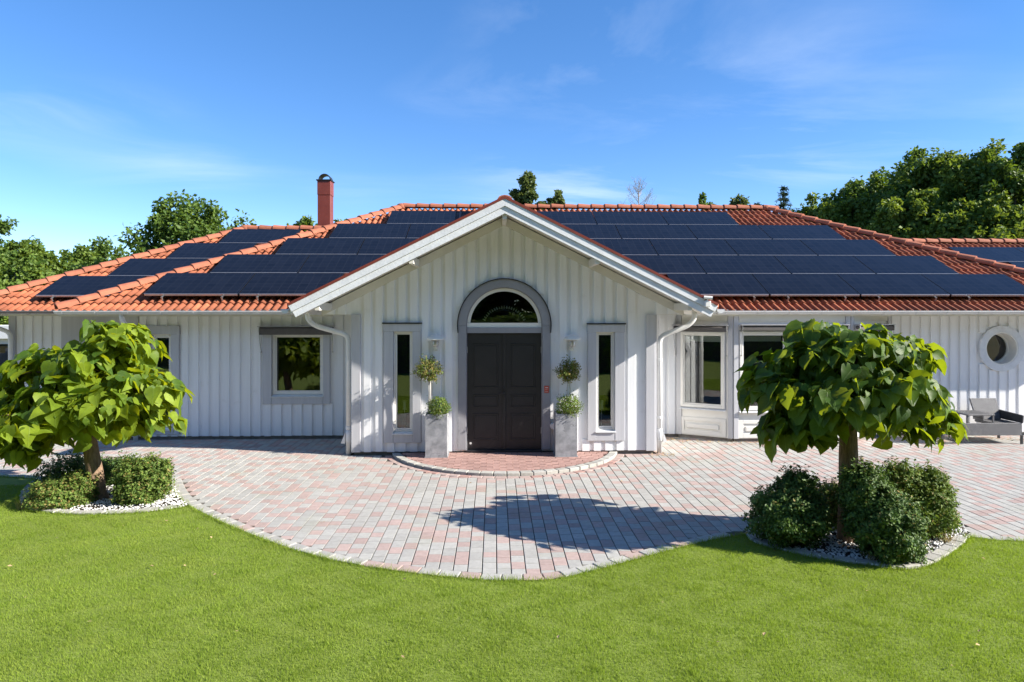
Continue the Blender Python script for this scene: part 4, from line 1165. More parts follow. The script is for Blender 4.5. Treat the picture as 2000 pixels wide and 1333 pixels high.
# ridge and hip caps
def cap_mesh():
    V = []; Fq = []; k = 8; Lc = 0.42
    for y, r, up in ((0.0, 0.128, 0.018), (0.012, 0.130, 0.02), (Lc, 0.112, 0.0)):
        for i in range(k + 1):
            a = math.pi * (i / k) * 1.08 - 0.04 * math.pi
            V.append((r * math.cos(a), y, up + r * 0.80 * math.sin(a) - 0.01))
    for j in range(2):
        for i in range(k): Fq.append((j*(k+1)+i, j*(k+1)+i+1, (j+1)*(k+1)+i+1, (j+1)*(k+1)+i))
    b = len(V)
    for i in range(k + 1): V.append((V[i][0] * 0.86, 0.0, V[i][2] * 0.86 - 0.004))
    for i in range(k): Fq.append((b+i, b+i+1, i+1, i))
    for i in range(k + 1): V.append((V[b+i][0], 0.2, V[b+i][2]))
    for i in range(k): Fq.append((b+k+1+i, b+k+1+i+1, b+i+1, b+i))
    me = bpy.data.meshes.new('ridge_tile'); me.from_pydata(V, [], Fq); me.materials.append(MAT['ridge_clay']); return me
cap_me = cap_mesh()
def caps(p0, p1, roof, step=0.365, nm='hip_tile'):
    p0, p1 = Vector(p0), Vector(p1); d = (p1 - p0); L = d.length; d.normalize()
    x = d.cross(Vector((0, 0, 1))).normalized(); z = x.cross(d)
    M = Matrix((x, d, z)).transposed().to_quaternion()
    n = int(L / step)
    for i in range(n + 1):
        place(nm, cap_me, roof, p0 + d * (i * step) + z * random.uniform(-0.003, 0.003), M)
LIFT = 0.068
caps((XL0 - 0.02, EY - 0.02, EZ + LIFT), (XL0 + RT, RYm, RZm + LIFT), main_roof)
caps((XR0 + 0.02, EY - 0.02, EZ + LIFT), (XR0 - RT, RYm, RZm + LIFT), main_roof)
caps((XL0 + RT + 0.05, RYm, RZm + LIFT + 0.01), (XR0 - RT - 0.05, RYm, RZm + LIFT + 0.01), main_roof, nm='ridge_tile')
for xx, s_ in ((XL0 + RT, -1), (XR0 - RT, 1)):   # domed end pieces
    m_ = MB(); m_.lathe((xx, RYm, RZm + LIFT - 0.05), [(0.15, 0.0), (0.155, 0.06), (0.14, 0.11), (0.09, 0.15), (0.02, 0.165)], 14); m_.build('ridge_end', 'ridge_clay', main_roof, smooth=True)
caps((XW0 - 0.02, LY - 0.02, EZ + LIFT), (XW0 + LT, LY + LT, EZ + LT/2 + LIFT), lroof)
caps((XW0 + LT + 0.03, LY + LT, EZ + LT/2 + LIFT), (XL0 + LT - 0.3, LY + LT, EZ + LT/2 + LIFT), lroof, nm='ridge_tile')
m_ = MB(); m_.lathe((XW0 + LT, LY + LT, EZ + LT/2 + LIFT - 0.05), [(0.15, 0.0), (0.155, 0.06), (0.14, 0.11), (0.09, 0.15), (0.02, 0.165)], 14); m_.build('ridge_end', 'ridge_clay', lroof, smooth=True)
caps((XR0 - QT + 0.1, QY + QT, EZ + QT/2 + LIFT), (20.5, QY + QT, EZ + QT/2 + LIFT), rroof, nm='ridge_tile')
# mortar fillets closing the cap sides
# ---- gable roof: slab, bargeboards, purlin ends
RB = EY + 3.66   # where the gable ridge meets the main roof
groof_m = MB()
for s_ in (-1, 1):
    xo = GC + s_ * GE; zr, ze = GA, GA - 0.5 * GE
    V = [(GC, DV + 0.03, zr - 0.02), (xo, DV + 0.03, ze - 0.02), (xo, EY + 0.15, ze - 0.02), (GC, RB, zr - 0.02)]
    V += [(x, y, z - 0.12) for x, y, z in V]
    groof_m.add(V, [(0,1,2,3),(4,7,6,5),(0,4,5,1),(1,5,6,2),(2,6,7,3)])
groof = groof_m.build('roof', 'soffit_paint', house); groof['label'] = 'gabled roof over the front door'
for s_ in (-1, 1):
    # red verge sheet on top, then two stepped bargeboards
    zz = lambda x, o: GA - 0.5 * abs(x - GC) + o
    WV = Wall((0, DV, 0), (1, 0, 0), (0, -1, 0))
    q = lambda d0, d1, xo: [(GC, zz(GC, d0)), (GC + s_*xo, zz(GC + xo, d0)), (GC + s_*(xo - 0.5*(d0 - d1)*0.9), zz(GC + xo - 0.5*(d0 - d1)*0.9, d1)), (GC, zz(GC, d1))]
    MB().prism(WV, q(0.045, 0.0, GE + 0.02), -0.5, 0.035).build('verge_sheet', 'red_sheet', groof)
    MB().prism(WV, q(0.0, -0.118, GE + 0.01), -0.025, 0.024).build('bargeboard', 'verge_paint', groof, bevel=0.003)
    MB().prism(WV, q(-0.121, -0.235, GE - 0.05), -0.025, 0.004).build('bargeboard', 'verge_paint', groof, bevel=0.003)
    for dx in (1.5, 3.0):
        xc = GC + s_ * dx; zc = gz(xc) - SOF - 0.01
        MB().box(xc - 0.035, xc + 0.035, DV + 0.035, D - 0.02, zc - 0.12, zc).build('purlin_end', 'soffit_paint', groof)
    # tiles running up this slope (seen only from the side)
    xs_ = GC + s_ * GE
MB().box(GC - 0.035, GC + 0.035, DV + 0.035, D - 0.02, GA - SOF - 0.16, GA - SOF - 0.02).build('purlin_end', 'soffit_paint', groof)
Vg, Fg, nb = [], [], 0
for s_ in (-1, 1):
    S_ = Vector((-s_ * CT, 0, SN)); U_ = Vector((0, s_, 0)); N_ = Vector((s_ * SN, 0, CT))
    R_ = np.array(Matrix((U_, S_, N_)).transposed())
    for r_ in range(int(GE / CT / TL) + 1):
        t = r_ * TL * CT
        yend = EY + 0.2 + t; y = DV + 0.05
        while y + TW < yend + 0.3:
            o = np.array([GC + s_ * (GE + 0.03 - t), y if s_ > 0 else y + TW, GA - 0.5 * GE + t / 2 - 0.055])
            Vg.append(TV @ R_.T + o); Fg.append(TF + nb); nb += len(TV); y += TW
tag(np_mesh('gable_roof_tiles', np.concatenate(Vg), np.concatenate(Fg), 'tile_field', groof, org(groof), smooth=True), kind='stuff')
caps((GC, DV + 0.01, GA - 0.045), (GC, RB, GA - 0.045), groof, nm='ridge_tile')
# boxed eave undersides beside the gable wall
for s_ in (-1, 1):
    a, b = sorted((GC + s_ * (GH + 0.03), GC + s_ * 3.13))
    MB().box(a, b, D + 0.001, MW - 0.01, 2.435, 2.45).build('eave_soffit', 'soffit_paint', groof)
    a, b = sorted((GC + s_ * 3.13, GC + s_ * 3.16))
    MB().box(a, b, D + 0.001, EY + 0.2, 2.435, 2.56).build('fascia', 'soffit_paint', groof)

# ---- main eaves: soffit, fascia, gutters, downpipes
def gutter(p0, p1, out, parent, nb=0.62):
    """half round gutter from p0 to p1, out = outward direction"""
    p0, p1, out = Vector(p0), Vector(p1), Vector(out); d = (p1 - p0); L = d.length; d.normalize()
    V = []; Fq = []; k = 10; r = 0.062
    ring_ = []
    for i in range(k + 1):
        a = math.pi * i / k
        ring_.append((r * math.cos(a), -r * math.sin(a)))
    ring_ = [(r + 0.0, 0.0), (r + 0.012, 0.006), (r + 0.012, -0.006)] + ring_[1:] + [(-r, 0.03)]
    inner = [(x * 0.93, z * 0.93 + 0.002) for x, z in ring_[::-1]]
    prof = ring_ + inner
    m = len(prof)
    for p in (p0, p1):
        for x, z in prof: V.append(tuple(p + out * x + Vector((0, 0, z))))
    for i in range(m): Fq.append((i, (i+1) % m, m + (i+1) % m, m + i))
    g_ = MB().add(V, Fq).build('gutter', 'gutter_metal', parent, recalc=True)
    n = int(L / nb)
    for i in range(n + 1):
        q = p0 + d * (0.15 + i * (L - 0.3) / max(n, 1))
        bm_ = MB(); pts = []
        for j in range(9):
            a = math.pi * j / 8
            pts.append(q + out * ((r + 0.006) * math.cos(a)) + Vector((0, 0, -(r + 0.006) * math.sin(a))))
        bm_.tube(pts, 0.006, 5); bm_.build('gutter_bracket', 'gutter_metal', g_)
    for p, s in ((p0, -1), (p1, 1)):
        ec = MB(); c = [p + out * (r * math.cos(math.pi*j/8)) + Vector((0, 0, -r * math.sin(math.pi*j/8))) for j in range(9)]
        ec.add([tuple(q) for q in c] + [tuple(q + d * 0.006 * s) for q in c], [tuple(range(9)), tuple(range(9, 18))]); ec.build('gutter_end', 'gutter_metal', g_)
    return g_
gzt = 2.497
def eave(x0, x1, ey, wy, nm):
    MB().box(x0, x1, ey + 0.03, ey + 0.055, 2.40, 2.48).build('fascia', 'soffit_paint', house)
    MB().box(x0, x1, ey + 0.056, wy + 0.02, 2.44, 2.455).build('eave_soffit', 'soffit_paint', house)
    gutter((x0, ey - 0.045, gzt), (x1, ey - 0.045, gzt), (0, -1, 0), house)
eave(XL0 - 0.02, GC - 3.2, EY, MW, 'left'); eave(GC + 3.45, XR0, EY, MW, 'right'); eave(-13.5, XL0 + 0.1, LY, LW, 'wing')
for s_ in (-1, 1):
    gutter((GC + s_ * (GE + 0.07), DV + 0.02, 2.525), (GC + s_ * (GE + 0.07), EY - 0.12, 2.525), (s_, 0, 0), groof)
def arc_pts(pts, r=0.09, k=4):
    out = [Vector(pts[0])]
    for i in range(1, len(pts) - 1):
        a, b, c = Vector(pts[i-1]), Vector(pts[i]), Vector(pts[i+1])
        d0 = (a - b).normalized(); d1 = (c - b).normalized()
        rr = min(r, (a-b).length*0.45, (c-b).length*0.45)
        p, q = b + d0 * rr, b + d1 * rr
        for j in range(k + 1):
            t = j / k; out.append(p * (1-t)**2 + b * 2*t*(1-t) + q * t*t)
    out.append(Vector(pts[-1])); return out
def downpipe(pts, label, collars, outlet=None):
    o = MB().tube(arc_pts(pts, 0.11), 0.044, 12).build('downpipe', 'pipe_white', house, smooth=True); o['label'] = label
    b = Vector(pts[-1])
    for z in collars:
        MB().lathe((b.x, b.y, z), [(0.045, 0), (0.050, 0.004), (0.050, 0.04), (0.045, 0.045)], 14).build('pipe_collar', 'pipe_white', o)
    if outlet:
        zc = 0.30
        MB().lathe((b.x, b.y, zc - 0.09), [(0.046, 0), (0.056, 0.02), (0.058, 0.15), (0.046, 0.22)], 14).build('leaf_catcher', 'pipe_white', o, smooth=True)
        sx = outlet
        MB().add([(b.x + sx*0.05, b.y - 0.045, zc + 0.09), (b.x + sx*0.05, b.y + 0.045, zc + 0.09), (b.x + sx*0.125, b.y + 0.045, zc - 0.10), (b.x + sx*0.125, b.y - 0.045, zc - 0.10), (b.x + sx*0.05, b.y - 0.045, zc - 0.10), (b.x + sx*0.05, b.y + 0.045, zc - 0.10)],
                 [(0,1,2,3), (0,3,4), (1,5,2), (3,2,5,4)]).build('leaf_chute', 'pipe_white', o)
yp = D + 0.055
lx = xY(682, yp) - 0.012; rx = xY(1287, yp) + 0.012
downpipe([(GC - 3.4, D - 0.0, 2.50), (GC - 3.4, D + 0.0, 2.36), (GC - 3.27, D + 0.02, 2.24), (lx, yp, 2.08), (lx, yp, -0.02)], 'white downpipe at the left corner of the gable', (1.62, 0.45), -1)
downpipe([(GC + 3.35, D - 0.0, 2.50), (GC + 3.35, D + 0.0, 2.36), (GC + 3.24, D + 0.02, 2.24), (rx, yp, 2.05), (rx, yp, -0.02)], 'white downpipe at the right corner of the gable', (1.62, 0.6), 1)
px_ = xY(264, MW - 0.12)
downpipe([(px_, EY, 2.45), (px_, EY + 0.05, 2.3), (px_, MW - 0.1, 2.0), (px_, MW - 0.1, -0.02)], 'white downpipe behind the left tree', (1.0,))
px_ = xY(22, LW - 0.1)
downpipe([(px_ - 1.0, LW - 0.6, 2.45), (px_ - 0.5, LW - 0.3, 2.28), (px_, LW - 0.12, 2.05), (px_, LW - 0.12, -0.02)], 'white downpipe at the outer corner of the left wing', (1.0,))
# ---- chimney
cy = 18.3; cx0, cx1 = xY(619.5, cy), xY(645.5, cy)
cw = cx1 - cx0; ztop = zY(353, cy, 632); zsplit = zY(381, cy, 632)
ch = MB().box(cx0 + 0.008, cx1 - 0.008, cy + 0.008, cy + cw - 0.008, 3.9, zsplit).build('chimney', 'red_sheet', house, bevel=0.006)
ch['label'] = 'red sheet metal chimney with an arched hood'
MB().box(cx0, cx1, cy, cy + cw, zsplit + 0.002, ztop).build('chimney_head', 'red_sheet', ch, bevel=0.006)
MB().box(cx0 - 0.025, cx1 + 0.025, cy - 0.025, cy + cw + 0.025, ztop + 0.001, ztop + 0.03).build('chimney_cap', 'black_metal', ch)
Wc = Wall((0, cy + 0.02, 0), (1, 0, 0), (0, -1, 0))
MB().ring(Wc, (cx0 + cx1) / 2 + 0.01, ztop + 0.03, 0.145, 0.165, -0.02, math.pi + 0.02, -(cw - 0.06), -0.0, 20).build('chimney_hood', 'black_metal', ch)

# ================================================================== fittings on the house
def awning(W, u0, u1, z1, label, drop=0.10, arm=0.42):
    r = empty('window_awning', W.p((u0 + u1) / 2, z1 - drop, BT))
    tag(r, label, 'awning', 'roller awnings above the windows')
    n0 = BT + 0.03
    m = MB(); m.wbox(W, u0, u1, z1 - 0.018, z1, n0 - 0.02, n0 + 0.11); m.build('cover_strip', 'panel_edge', r, bevel=0.004)
    m = MB(); m.tube([W.p(u0 + 0.02, z1 - 0.06, n0 + 0.045), W.p(u1 - 0.02, z1 - 0.06, n0 + 0.045)], 0.04, 12); m.build('fabric_roll', 'awning_cloth', r, smooth=True)
    m = MB(); m.wbox(W, u0 + 0.03, u1 - 0.03, z1 - drop - 0.03, z1 - 0.05, n0 + 0.086, n0 + 0.092); m.build('fabric', 'awning_cloth', r)
    for u in (u0 + 0.03, u1 - 0.03):
        m = MB(); m.wbox(W, u - 0.006, u + 0.006, z1 - 0.11, z1 - 0.02, n0 - 0.03, n0 + 0.10); m.build('end_bracket', 'steel', r)
        s = 1 if u > (u0 + u1) / 2 else -1
        m = MB(); m.tube([W.p(u, z1 - 0.10, n0 + 0.085), W.p(u + s * 0.0, z1 - 0.10 - arm * 0.5, n0 + 0.05), W.p(u - s * 0.012, z1 - 0.10 - arm, n0 + 0.005)], 0.007, 6)
        m.tube([W.p(u - s * 0.012, z1 - 0.09 - arm, n0 - 0.03), W.p(u - s * 0.012, z1 - 0.09 - arm, n0 + 0.02)], 0.012, 6); m.build('arm', 'steel', r)
    return r
au0, az1 = WM.uz(508, 637); au1, _ = WM.uz(655, 637)
awning(WM, au0, au1, az1, 'rolled up grey awning over the square window on the shaded wall', 0.14)
au0, az1 = F1.uz(1313, 634); au1, _ = F1.uz(1427, 634)
awning(F1, au0 + 0.03, au1 - 0.02, az1, 'rolled up awning over the left angled side of the bay window', 0.10, 0.5)
au0, az1 = F2.uz(1439, 634)
awning(F2, au0 + 0.03, L2 - 0.08, az1, 'wide rolled up awning across the front of the bay window', 0.08, 0.5)
awning(F3, 0.06, L3 - 0.06, az1, 'rolled up awning over the right angled side of the bay window', 0.10, 0.5)

def wall_lamp(px, label):
    u, z = WG.uz(px, 662)
    r = empty('wall_lamp', WG.p(u, z - 0.12, BT)); tag(r, label, 'wall lamp', 'white lamps beside the front door')
    c = Vector(WG.p(u, z, 0.16))
    MB().lathe(c, [(0.15, -0.014), (0.155, 0.0), (0.135, 0.03), (0.08, 0.06), (0.03, 0.08), (0.012, 0.09)], 24).build('shade', 'frame_white', r, smooth=True)
    for dz, rr in ((-0.03, 0.075), (-0.055, 0.066)):
        MB().lathe(c + Vector((0, 0, dz)), [(rr, 0), (rr + 0.004, 0.004), (rr - 0.01, 0.008)], 20).build('louvre_ring', 'panel_edge', r, smooth=True)
    MB().lathe(c, [(0.045, -0.13), (0.052, -0.12), (0.052, -0.03), (0.04, -0.012)], 16).build('bulb_glass', 'steel', r, smooth=True)
    MB().tube([WG.p(u, z - 0.15, 0.02), WG.p(u, z - 0.16, 0.1), WG.p(u, z - 0.13, 0.16)], 0.012, 8).build('bracket_arm', 'frame_white', r, smooth=True)
    MB().wbox(WG, u - 0.035, u + 0.035, z - 0.2, z - 0.1, BT + 0.001, BT + 0.03).build('wall_plate', 'frame_white', r, bevel=0.006)
wall_lamp(852, 'white dome wall lamp left of the arched door')
wall_lamp(1116, 'white dome wall lamp right of the arched door')

su, sz = WG.uz(1067, 760)
sg = MB().wbox(WG, su - 0.04, su + 0.04, sz - 0.06, sz + 0.06, BT + 0.031, BT + 0.036).build('alarm_sign', 'sign_red')
tag(sg, 'small red sign with pale lines on the right door casing', 'sign')
for k, (a, b, h) in enumerate(((-0.028, 0.028, 0.004), (-0.028, 0.02, 0.004), (-0.02, 0.024, 0.012))):
    zz = sz - 0.038 + k * 0.03
    MB().wbox(WG, su + a, su + b, zz, zz + h, BT + 0.036, BT + 0.0375).build('print_line', 'frame_white', sg)
vu, vz = WG.uz(1079, 831)
m = MB(); m.tube([WG.p(vu, vz, BT), WG.p(vu, vz, 0.13)], 0.05, 16); vc = m.build('vent_spout', 'pipe_white', house)
# camera on the right bargeboard
cxx, czz = onY(1381, 588, DV - 0.03)
sc_ = empty('security_camera', (cxx, DV - 0.03, czz - 0.1)); tag(sc_, 'small white security camera on the right end of the bargeboard', 'camera')
MB().box(cxx - 0.04, cxx + 0.05, DV - 0.075, DV - 0.027, czz - 0.10, czz - 0.0).build('mounting_box', 'frame_white', sc_, bevel=0.008)
MB().tube([(cxx + 0.0, DV - 0.05, czz - 0.0), (cxx + 0.0, DV - 0.06, czz + 0.045)], 0.014, 8).build('mount_arm', 'frame_white', sc_)
MB().tube([(cxx - 0.06, DV - 0.06, czz + 0.055), (cxx + 0.07, DV - 0.08, czz + 0.045)], 0.028, 10).build('camera_body', 'frame_white', sc_)

# things seen through the glass
ro = AR_gl * 0.60
ca_ = empty('candle_arch', WG.p(AC, zg0, -0.10)); tag(ca_, 'arched ornament with a row of small white points behind the fanlight', 'ornament')
MB().ring(WG, AC, zg0 - 0.12, ro - 0.03, ro, 0.42, math.pi - 0.42, -0.115, -0.10, 30).build('arch_strip', 'black_metal', ca_)
for k in range(21):
    a = 0.46 + (math.pi - 0.92) * k / 20
    c_ = Vector(WG.p(AC + (ro + 0.01) * math.cos(a), zg0 - 0.12 + (ro + 0.01) * math.sin(a), -0.095)); d_ = Vector((math.cos(a), 0, math.sin(a)))
    MB().tube([c_, c_ + d_ * 0.02, c_ + d_ * 0.055], [0.011, 0.015, 0.004], 6).build('white_point', 'frame_white', ca_)
for px, lb in ((785, 'left'), (1181, 'right')):
    u, z = WG.uz(px, 795)
    r = empty('window_candle', WG.p(u, 0.1, -0.35)); tag(r, f'slim white candle lamp on a stand inside the {lb} slit window', 'candle lamp', 'candle lamps inside the slit windows')
    MB().tube([WG.p(u, 0.1, -0.35), WG.p(u, z - 0.1, -0.35)], 0.008, 8).build('stand', 'frame_white', r)
    MB().lathe(Vector(WG.p(u, z - 0.1, -0.35)), [(0.035, 0), (0.035, 0.16), (0.02, 0.165)], 14).build('candle', 'frame_white', r)
    MB().lathe(Vector(WG.p(u, 0.1, -0.35)), [(0.08, 0), (0.08, 0.015), (0.01, 0.02)], 14).build('foot', 'frame_white', r)
ou, oz = F2.uz(1456, 790)
r = empty('orchid', F2.p(ou + 0.05, z0b + 0.06, -0.2)); tag(r, 'pink flowering orchid on the sill inside the bay window', 'potted plant')
b_ = Vector(F2.p(ou + 0.05, z0b + 0.02, -0.2))
MB().lathe(b_, [(0.045, 0), (0.055, 0.09), (0.05, 0.09)], 14).build('pot', 'frame_white', r)
MB().tube([b_ + Vector((0, 0, 0.09)), b_ + Vector((0.01, 0, 0.3)), b_ + Vector((-0.02, -0.02, 0.48)), b_ + Vector((-0.06, -0.03, 0.52))], 0.004, 6).build('stem', 'box_leaf', r)
for k in range(9):
    fc = b_ + Vector((random.uniform(-0.09, 0.02), random.uniform(-0.06, 0.0), 0.18 + 0.038 * k))
    fm = MB()
    for j in range(5):
        a = 2 * math.pi * j / 5 + k; d_ = Vector((math.cos(a), -0.25, math.sin(a))) * 0.036; e_ = Vector((-math.sin(a), 0, math.cos(a))) * 0.02
        fm.add([fc, fc + d_ * 0.6 + e_, fc + d_, fc + d_ * 0.6 - e_], [(0, 1, 2, 3)])
    fm.build('flower', 'orchid_pink', r, recalc=False)
ru, rz_ = WM.uz(1943, 700)
r = empty('vase', WM.p(ru, rcz - RI + 0.02, -0.32)); tag(r, 'green plant in a pale vase inside the round window', 'potted plant')
b_ = Vector(WM.p(ru, rcz - RI + 0.02, -0.32))
MB().lathe(b_, [(0.04, 0), (0.06, 0.08), (0.045, 0.15), (0.05, 0.16)], 14).build('vase_body', 'box_leaf', r)
fm = MB()
for k in range(14):
    a = random.uniform(0, 6.28); l_ = random.uniform(0.1, 0.2)
    p0 = b_ + Vector((0, 0, 0.14)); p1 = p0 + Vector((math.cos(a)*0.06, math.sin(a)*0.06, l_*0.7)); p2 = p0 + Vector((math.cos(a)*0.12, math.sin(a)*0.12, l_)); e_ = Vector((-math.sin(a), math.cos(a), 0)) * 0.012
    fm.add([p0, p1 + e_, p2, p1 - e_], [(0, 1, 2, 3)])
fm.build('leaves', 'box_leaf', r, recalc=False)
MB().lathe(b_ + Vector((0.01, -0.05, 0.22)), [(0.01, 0), (0.04, 0.02), (0.03, 0.05), (0.005, 0.06)], 12).build('flower', 'frame_white', r)

# ================================================================== foliage tools
def rand_dirs(n):
    v = rng.normal(size=(n, 3)); return v / np.linalg.norm(v, axis=1, keepdims=True)
def leaf_quads(P, Nn, size, aspect=0.55, droop=0.0, tri=False):
    """rhombic leaves at P facing roughly Nn"""
    n = len(P)
    r = rand_dirs(n)
    T = r - (r * Nn).sum(1, keepdims=True) * Nn
    if droop: T = T + np.array([0, 0, -droop]); T -= (T * Nn).sum(1, keepdims=True) * Nn
    T /= np.linalg.norm(T, axis=1, keepdims=True) + 1e-9
    B = np.cross(Nn, T); s = size[:, None]
    a = P; b = P + T * s * 0.5 + B * s * aspect * 0.5 + Nn * s * 0.08; c = P + T * s; d = P + T * s * 0.5 - B * s * aspect * 0.5 + Nn * s * 0.08
    V = np.stack([a, b, c, d], 1).reshape(-1, 3)
    return V, np.arange(n * 4).reshape(-1, 4)
def norm_rows(a): return a / (np.linalg.norm(a, axis=1, keepdims=True) + 1e-9)

# ================================================================== planters with clipped box
def box_ball(name, c, r, n, label, mat, parent=None, size=0.022, trunk=None, yellow=None, cat='plant', group=None):
    base = Vector(trunk[0]) if trunk else Vector((c[0], c[1], c[2] - r))
    o = empty(name, base); tag(o, label, cat, group)
    d = rand_dirs(n); wob = 1 + 0.15 * np.sin(d[:, 0]*6 + 1.3 + c[0]) * np.sin(d[:, 2]*5 + c[0]) + 0.10*np.sin(d[:, 1]*9 + d[:, 2]*6 + c[0])
    rad = r * wob * np.where(rng.uniform(0, 1, n) < 0.75, rng.uniform(0.85, 1.12, n), rng.uniform(0.4, 0.9, n))
    spr = rng.uniform(0, 1, n) < 0.10; rad = np.where(spr, rad * rng.uniform(1.1, 1.4, n), rad)
    P = np.array(c) + d * rad[:, None]
    if trunk:   # loose head: leaves set along sprigs of uneven length
        ns = 130; sd = rand_dirs(ns); sd[:, 2] = sd[:, 2] * 0.9 + 0.12; ln = r * rng.choice([0.75, 0.88, 0.98, 1.08, 1.3], ns, p=[0.25, 0.3, 0.25, 0.15, 0.05])
        k = rng.integers(0, ns, n); tt = rng.uniform(0.45, 1.0, n)
        P = np.array(c) + sd[k] * (ln[k] * tt)[:, None] + np.array([0, 0, 0.05]) * (tt ** 2)[:, None] * r + rng.normal(0, 0.014, (n, 3)); d = sd[k]
    Nn = norm_rows(d + rand_dirs(n) * 0.9)
    V, Fc = leaf_quads(P, Nn, rng.uniform(0.7, 1.4, n) * size)
    ye = (rng.uniform(0, 1, n) < (yellow if trunk else 0)).astype(int)
    np_mesh('foliage', V, Fc, mat, o, base, mats=[mat, 'box_leaf_yellow'], midx=ye)['kind'] = 'stuff'
    if yellow and not trunk:
        k = int(n * yellow); d = rand_dirs(k); P = np.array(c) + d * (r * rng.uniform(0.8, 1.08, k))[:, None]
        V, Fc = leaf_quads(P, norm_rows(d + rand_dirs(k) * 0.9), rng.uniform(0.7, 1.3, k) * size)
        np_mesh('dry_leaves', V, Fc, 'box_leaf_yellow', o, base)['kind'] = 'stuff'
    if trunk:
        for k, pts in enumerate(trunk[1]): MB().tube(pts, 0.011, 7).build('trunk', 'birch_bark', o, smooth=True)
        bm_ = MB()
        for k in range(22):
            q = Vector(c) + Vector(rand_dirs(1)[0]) * r * 0.85
            bm_.tube([Vector(trunk[1][0][-1]), (Vector(trunk[1][0][-1]) + q) / 2 + Vector((0, 0, 0.02)), q], [0.006, 0.004, 0.002], 5)
        bm_.build('twigs', 'birch_bark', o)['kind'] = 'stuff'
    else:
        MB().tube([(c[0], c[1], c[2] - r * 1.05), (c[0] + 0.01, c[1], c[2])], 0.012, 6).build('stem', 'bark', o)
    return o
def planter(pxc, pyb, side, crown, small, stems):
    b = Vector((xY(pxc, D - 0.42), D - 0.245, ST))
    w, h = 0.182, 0.72
    r = empty('planter', b); tag(r, f'tall square cracked stone planter {side} of the front door', 'planter', 'stone planters beside the front door')
    m = MB()
    V = []
    for s, z in ((w - 0.006, 0.012), (w, 0.02), (w, h), (w - 0.028, h), (w - 0.035, h - 0.1)):
        V += [(b.x - s, b.y - s, b.z + z), (b.x + s, b.y - s, b.z + z), (b.x + s, b.y + s, b.z + z), (b.x - s, b.y + s, b.z + z)]
    fs = [(3, 2, 1, 0)] + [(4*i + k, 4*i + (k+1) % 4, 4*i + 4 + (k+1) % 4, 4*i + 4 + k) for i in range(4) for k in range(4)]
    m.add(V, fs).build('pot', 'planter_stone', r, recalc=False)
    MB().box(b.x - w - 0.012, b.x + w + 0.012, b.y - w - 0.012, b.y + w + 0.012, b.z, b.z + 0.014).build('base_plate', 'planter_stone', r)
    MB().box(b.x - w + 0.03, b.x + w - 0.03, b.y - w + 0.03, b.y + w - 0.03, b.z + h - 0.14, b.z + h - 0.07).build('soil', 'soil', r)
    zt = b.z + h - 0.07
    cx, cz = onY(crown[0], crown[1], b.y); sx, szz = onY(small[0], small[1], b.y - 0.05)
    st = []
    for dx0, dx1 in stems:
        x0 = onY(dx0, 800, b.y)[0]; st.append([(x0, b.y, zt), ((x0 + cx) / 2 + 0.008, b.y + 0.01, (zt + cz) / 2), (cx + dx1, b.y, cz - 0.05)])
    box_ball('topiary_tree', (cx, b.y, cz), crown[2], 3400, f'clipped ball tree on a thin stem in the planter {side} of the door', 'box_leaf', trunk=((st[0][0][0], b.y, zt), st), yellow=0.5, cat='topiary', group='ball trees in the planters', size=0.028)
    box_ball('box_plant', (sx, b.y - 0.05, szz), small[2], 2600, f'small round box plant at the foot of the ball tree {side} of the door', 'box_leaf', size=0.026, yellow=0.08, group='small box plants in the planters')
planter(852, 897, 'left', (837, 726, 0.245), (857, 797, 0.165), [(837, 0.0), (842, 0.03)])
planter(1106, 895, 'right', (1110, 728, 0.235), (1111, 795, 0.19), [(1103, 0.0)])
# stray sprigs of the right ball tree
# ================================================================== wicker sofa
m, n, l, b = new_mat('wicker_weave')
tcw = N(n, 'ShaderNodeTexCoord')
br = N(n, 'ShaderNodeTexBrick'); br.offset = 0.5
br.inputs['Scale'].default_value = 1.0; br.inputs['Mortar Size'].default_value = 0.004; br.inputs['Brick Width'].default_value = 0.05; br.inputs['Row Height'].default_value = 0.016
br.inputs['Color1'].default_value = (0.20, 0.20, 0.21, 1); br.inputs['Color2'].default_value = (0.28, 0.28, 0.29, 1); br.inputs['Mortar'].default_value = (0.02, 0.02, 0.021, 1)
mp = N(n, 'ShaderNodeMapping'); mp.inputs['Rotation'].default_value = (math.radians(90), 0, 0); l.new(tcw.outputs['Object'], mp.inputs[0])
mp2 = N(n, 'ShaderNodeMapping'); mp2.inputs['Rotation'].default_value = (0, 0, math.radians(90)); l.new(mp.outputs[0], mp2.inputs[0])
l.new(mp2.outputs[0], br.inputs['Vector']); l.new(br.outputs['Color'], b.inputs['Base Color']); b.inputs['Roughness'].default_value = 0.5
bp = N(n, 'ShaderNodeBump'); bp.inputs['Strength'].default_value = 0.7; bp.inputs['Distance'].default_value = 0.006; l.new(br.outputs['Fac'], bp.inputs['Height']); bp.invert = True; l.new(bp.outputs[0], b.inputs['Normal'])
sx0, sx1 = xY(1838, 12.12), xY(1997, 12.12); syf, syb = 12.1, 12.7
sofa = empty('garden_sofa', ((sx0 + sx1) / 2, 12.4, 0)); tag(sofa, 'grey wicker two-seat garden sofa with a table between its seats', 'garden sofa')
SWd = sx1 - sx0; sw = SWd * 0.335
sh, ah, bh = 0.385, 0.55, 0.78
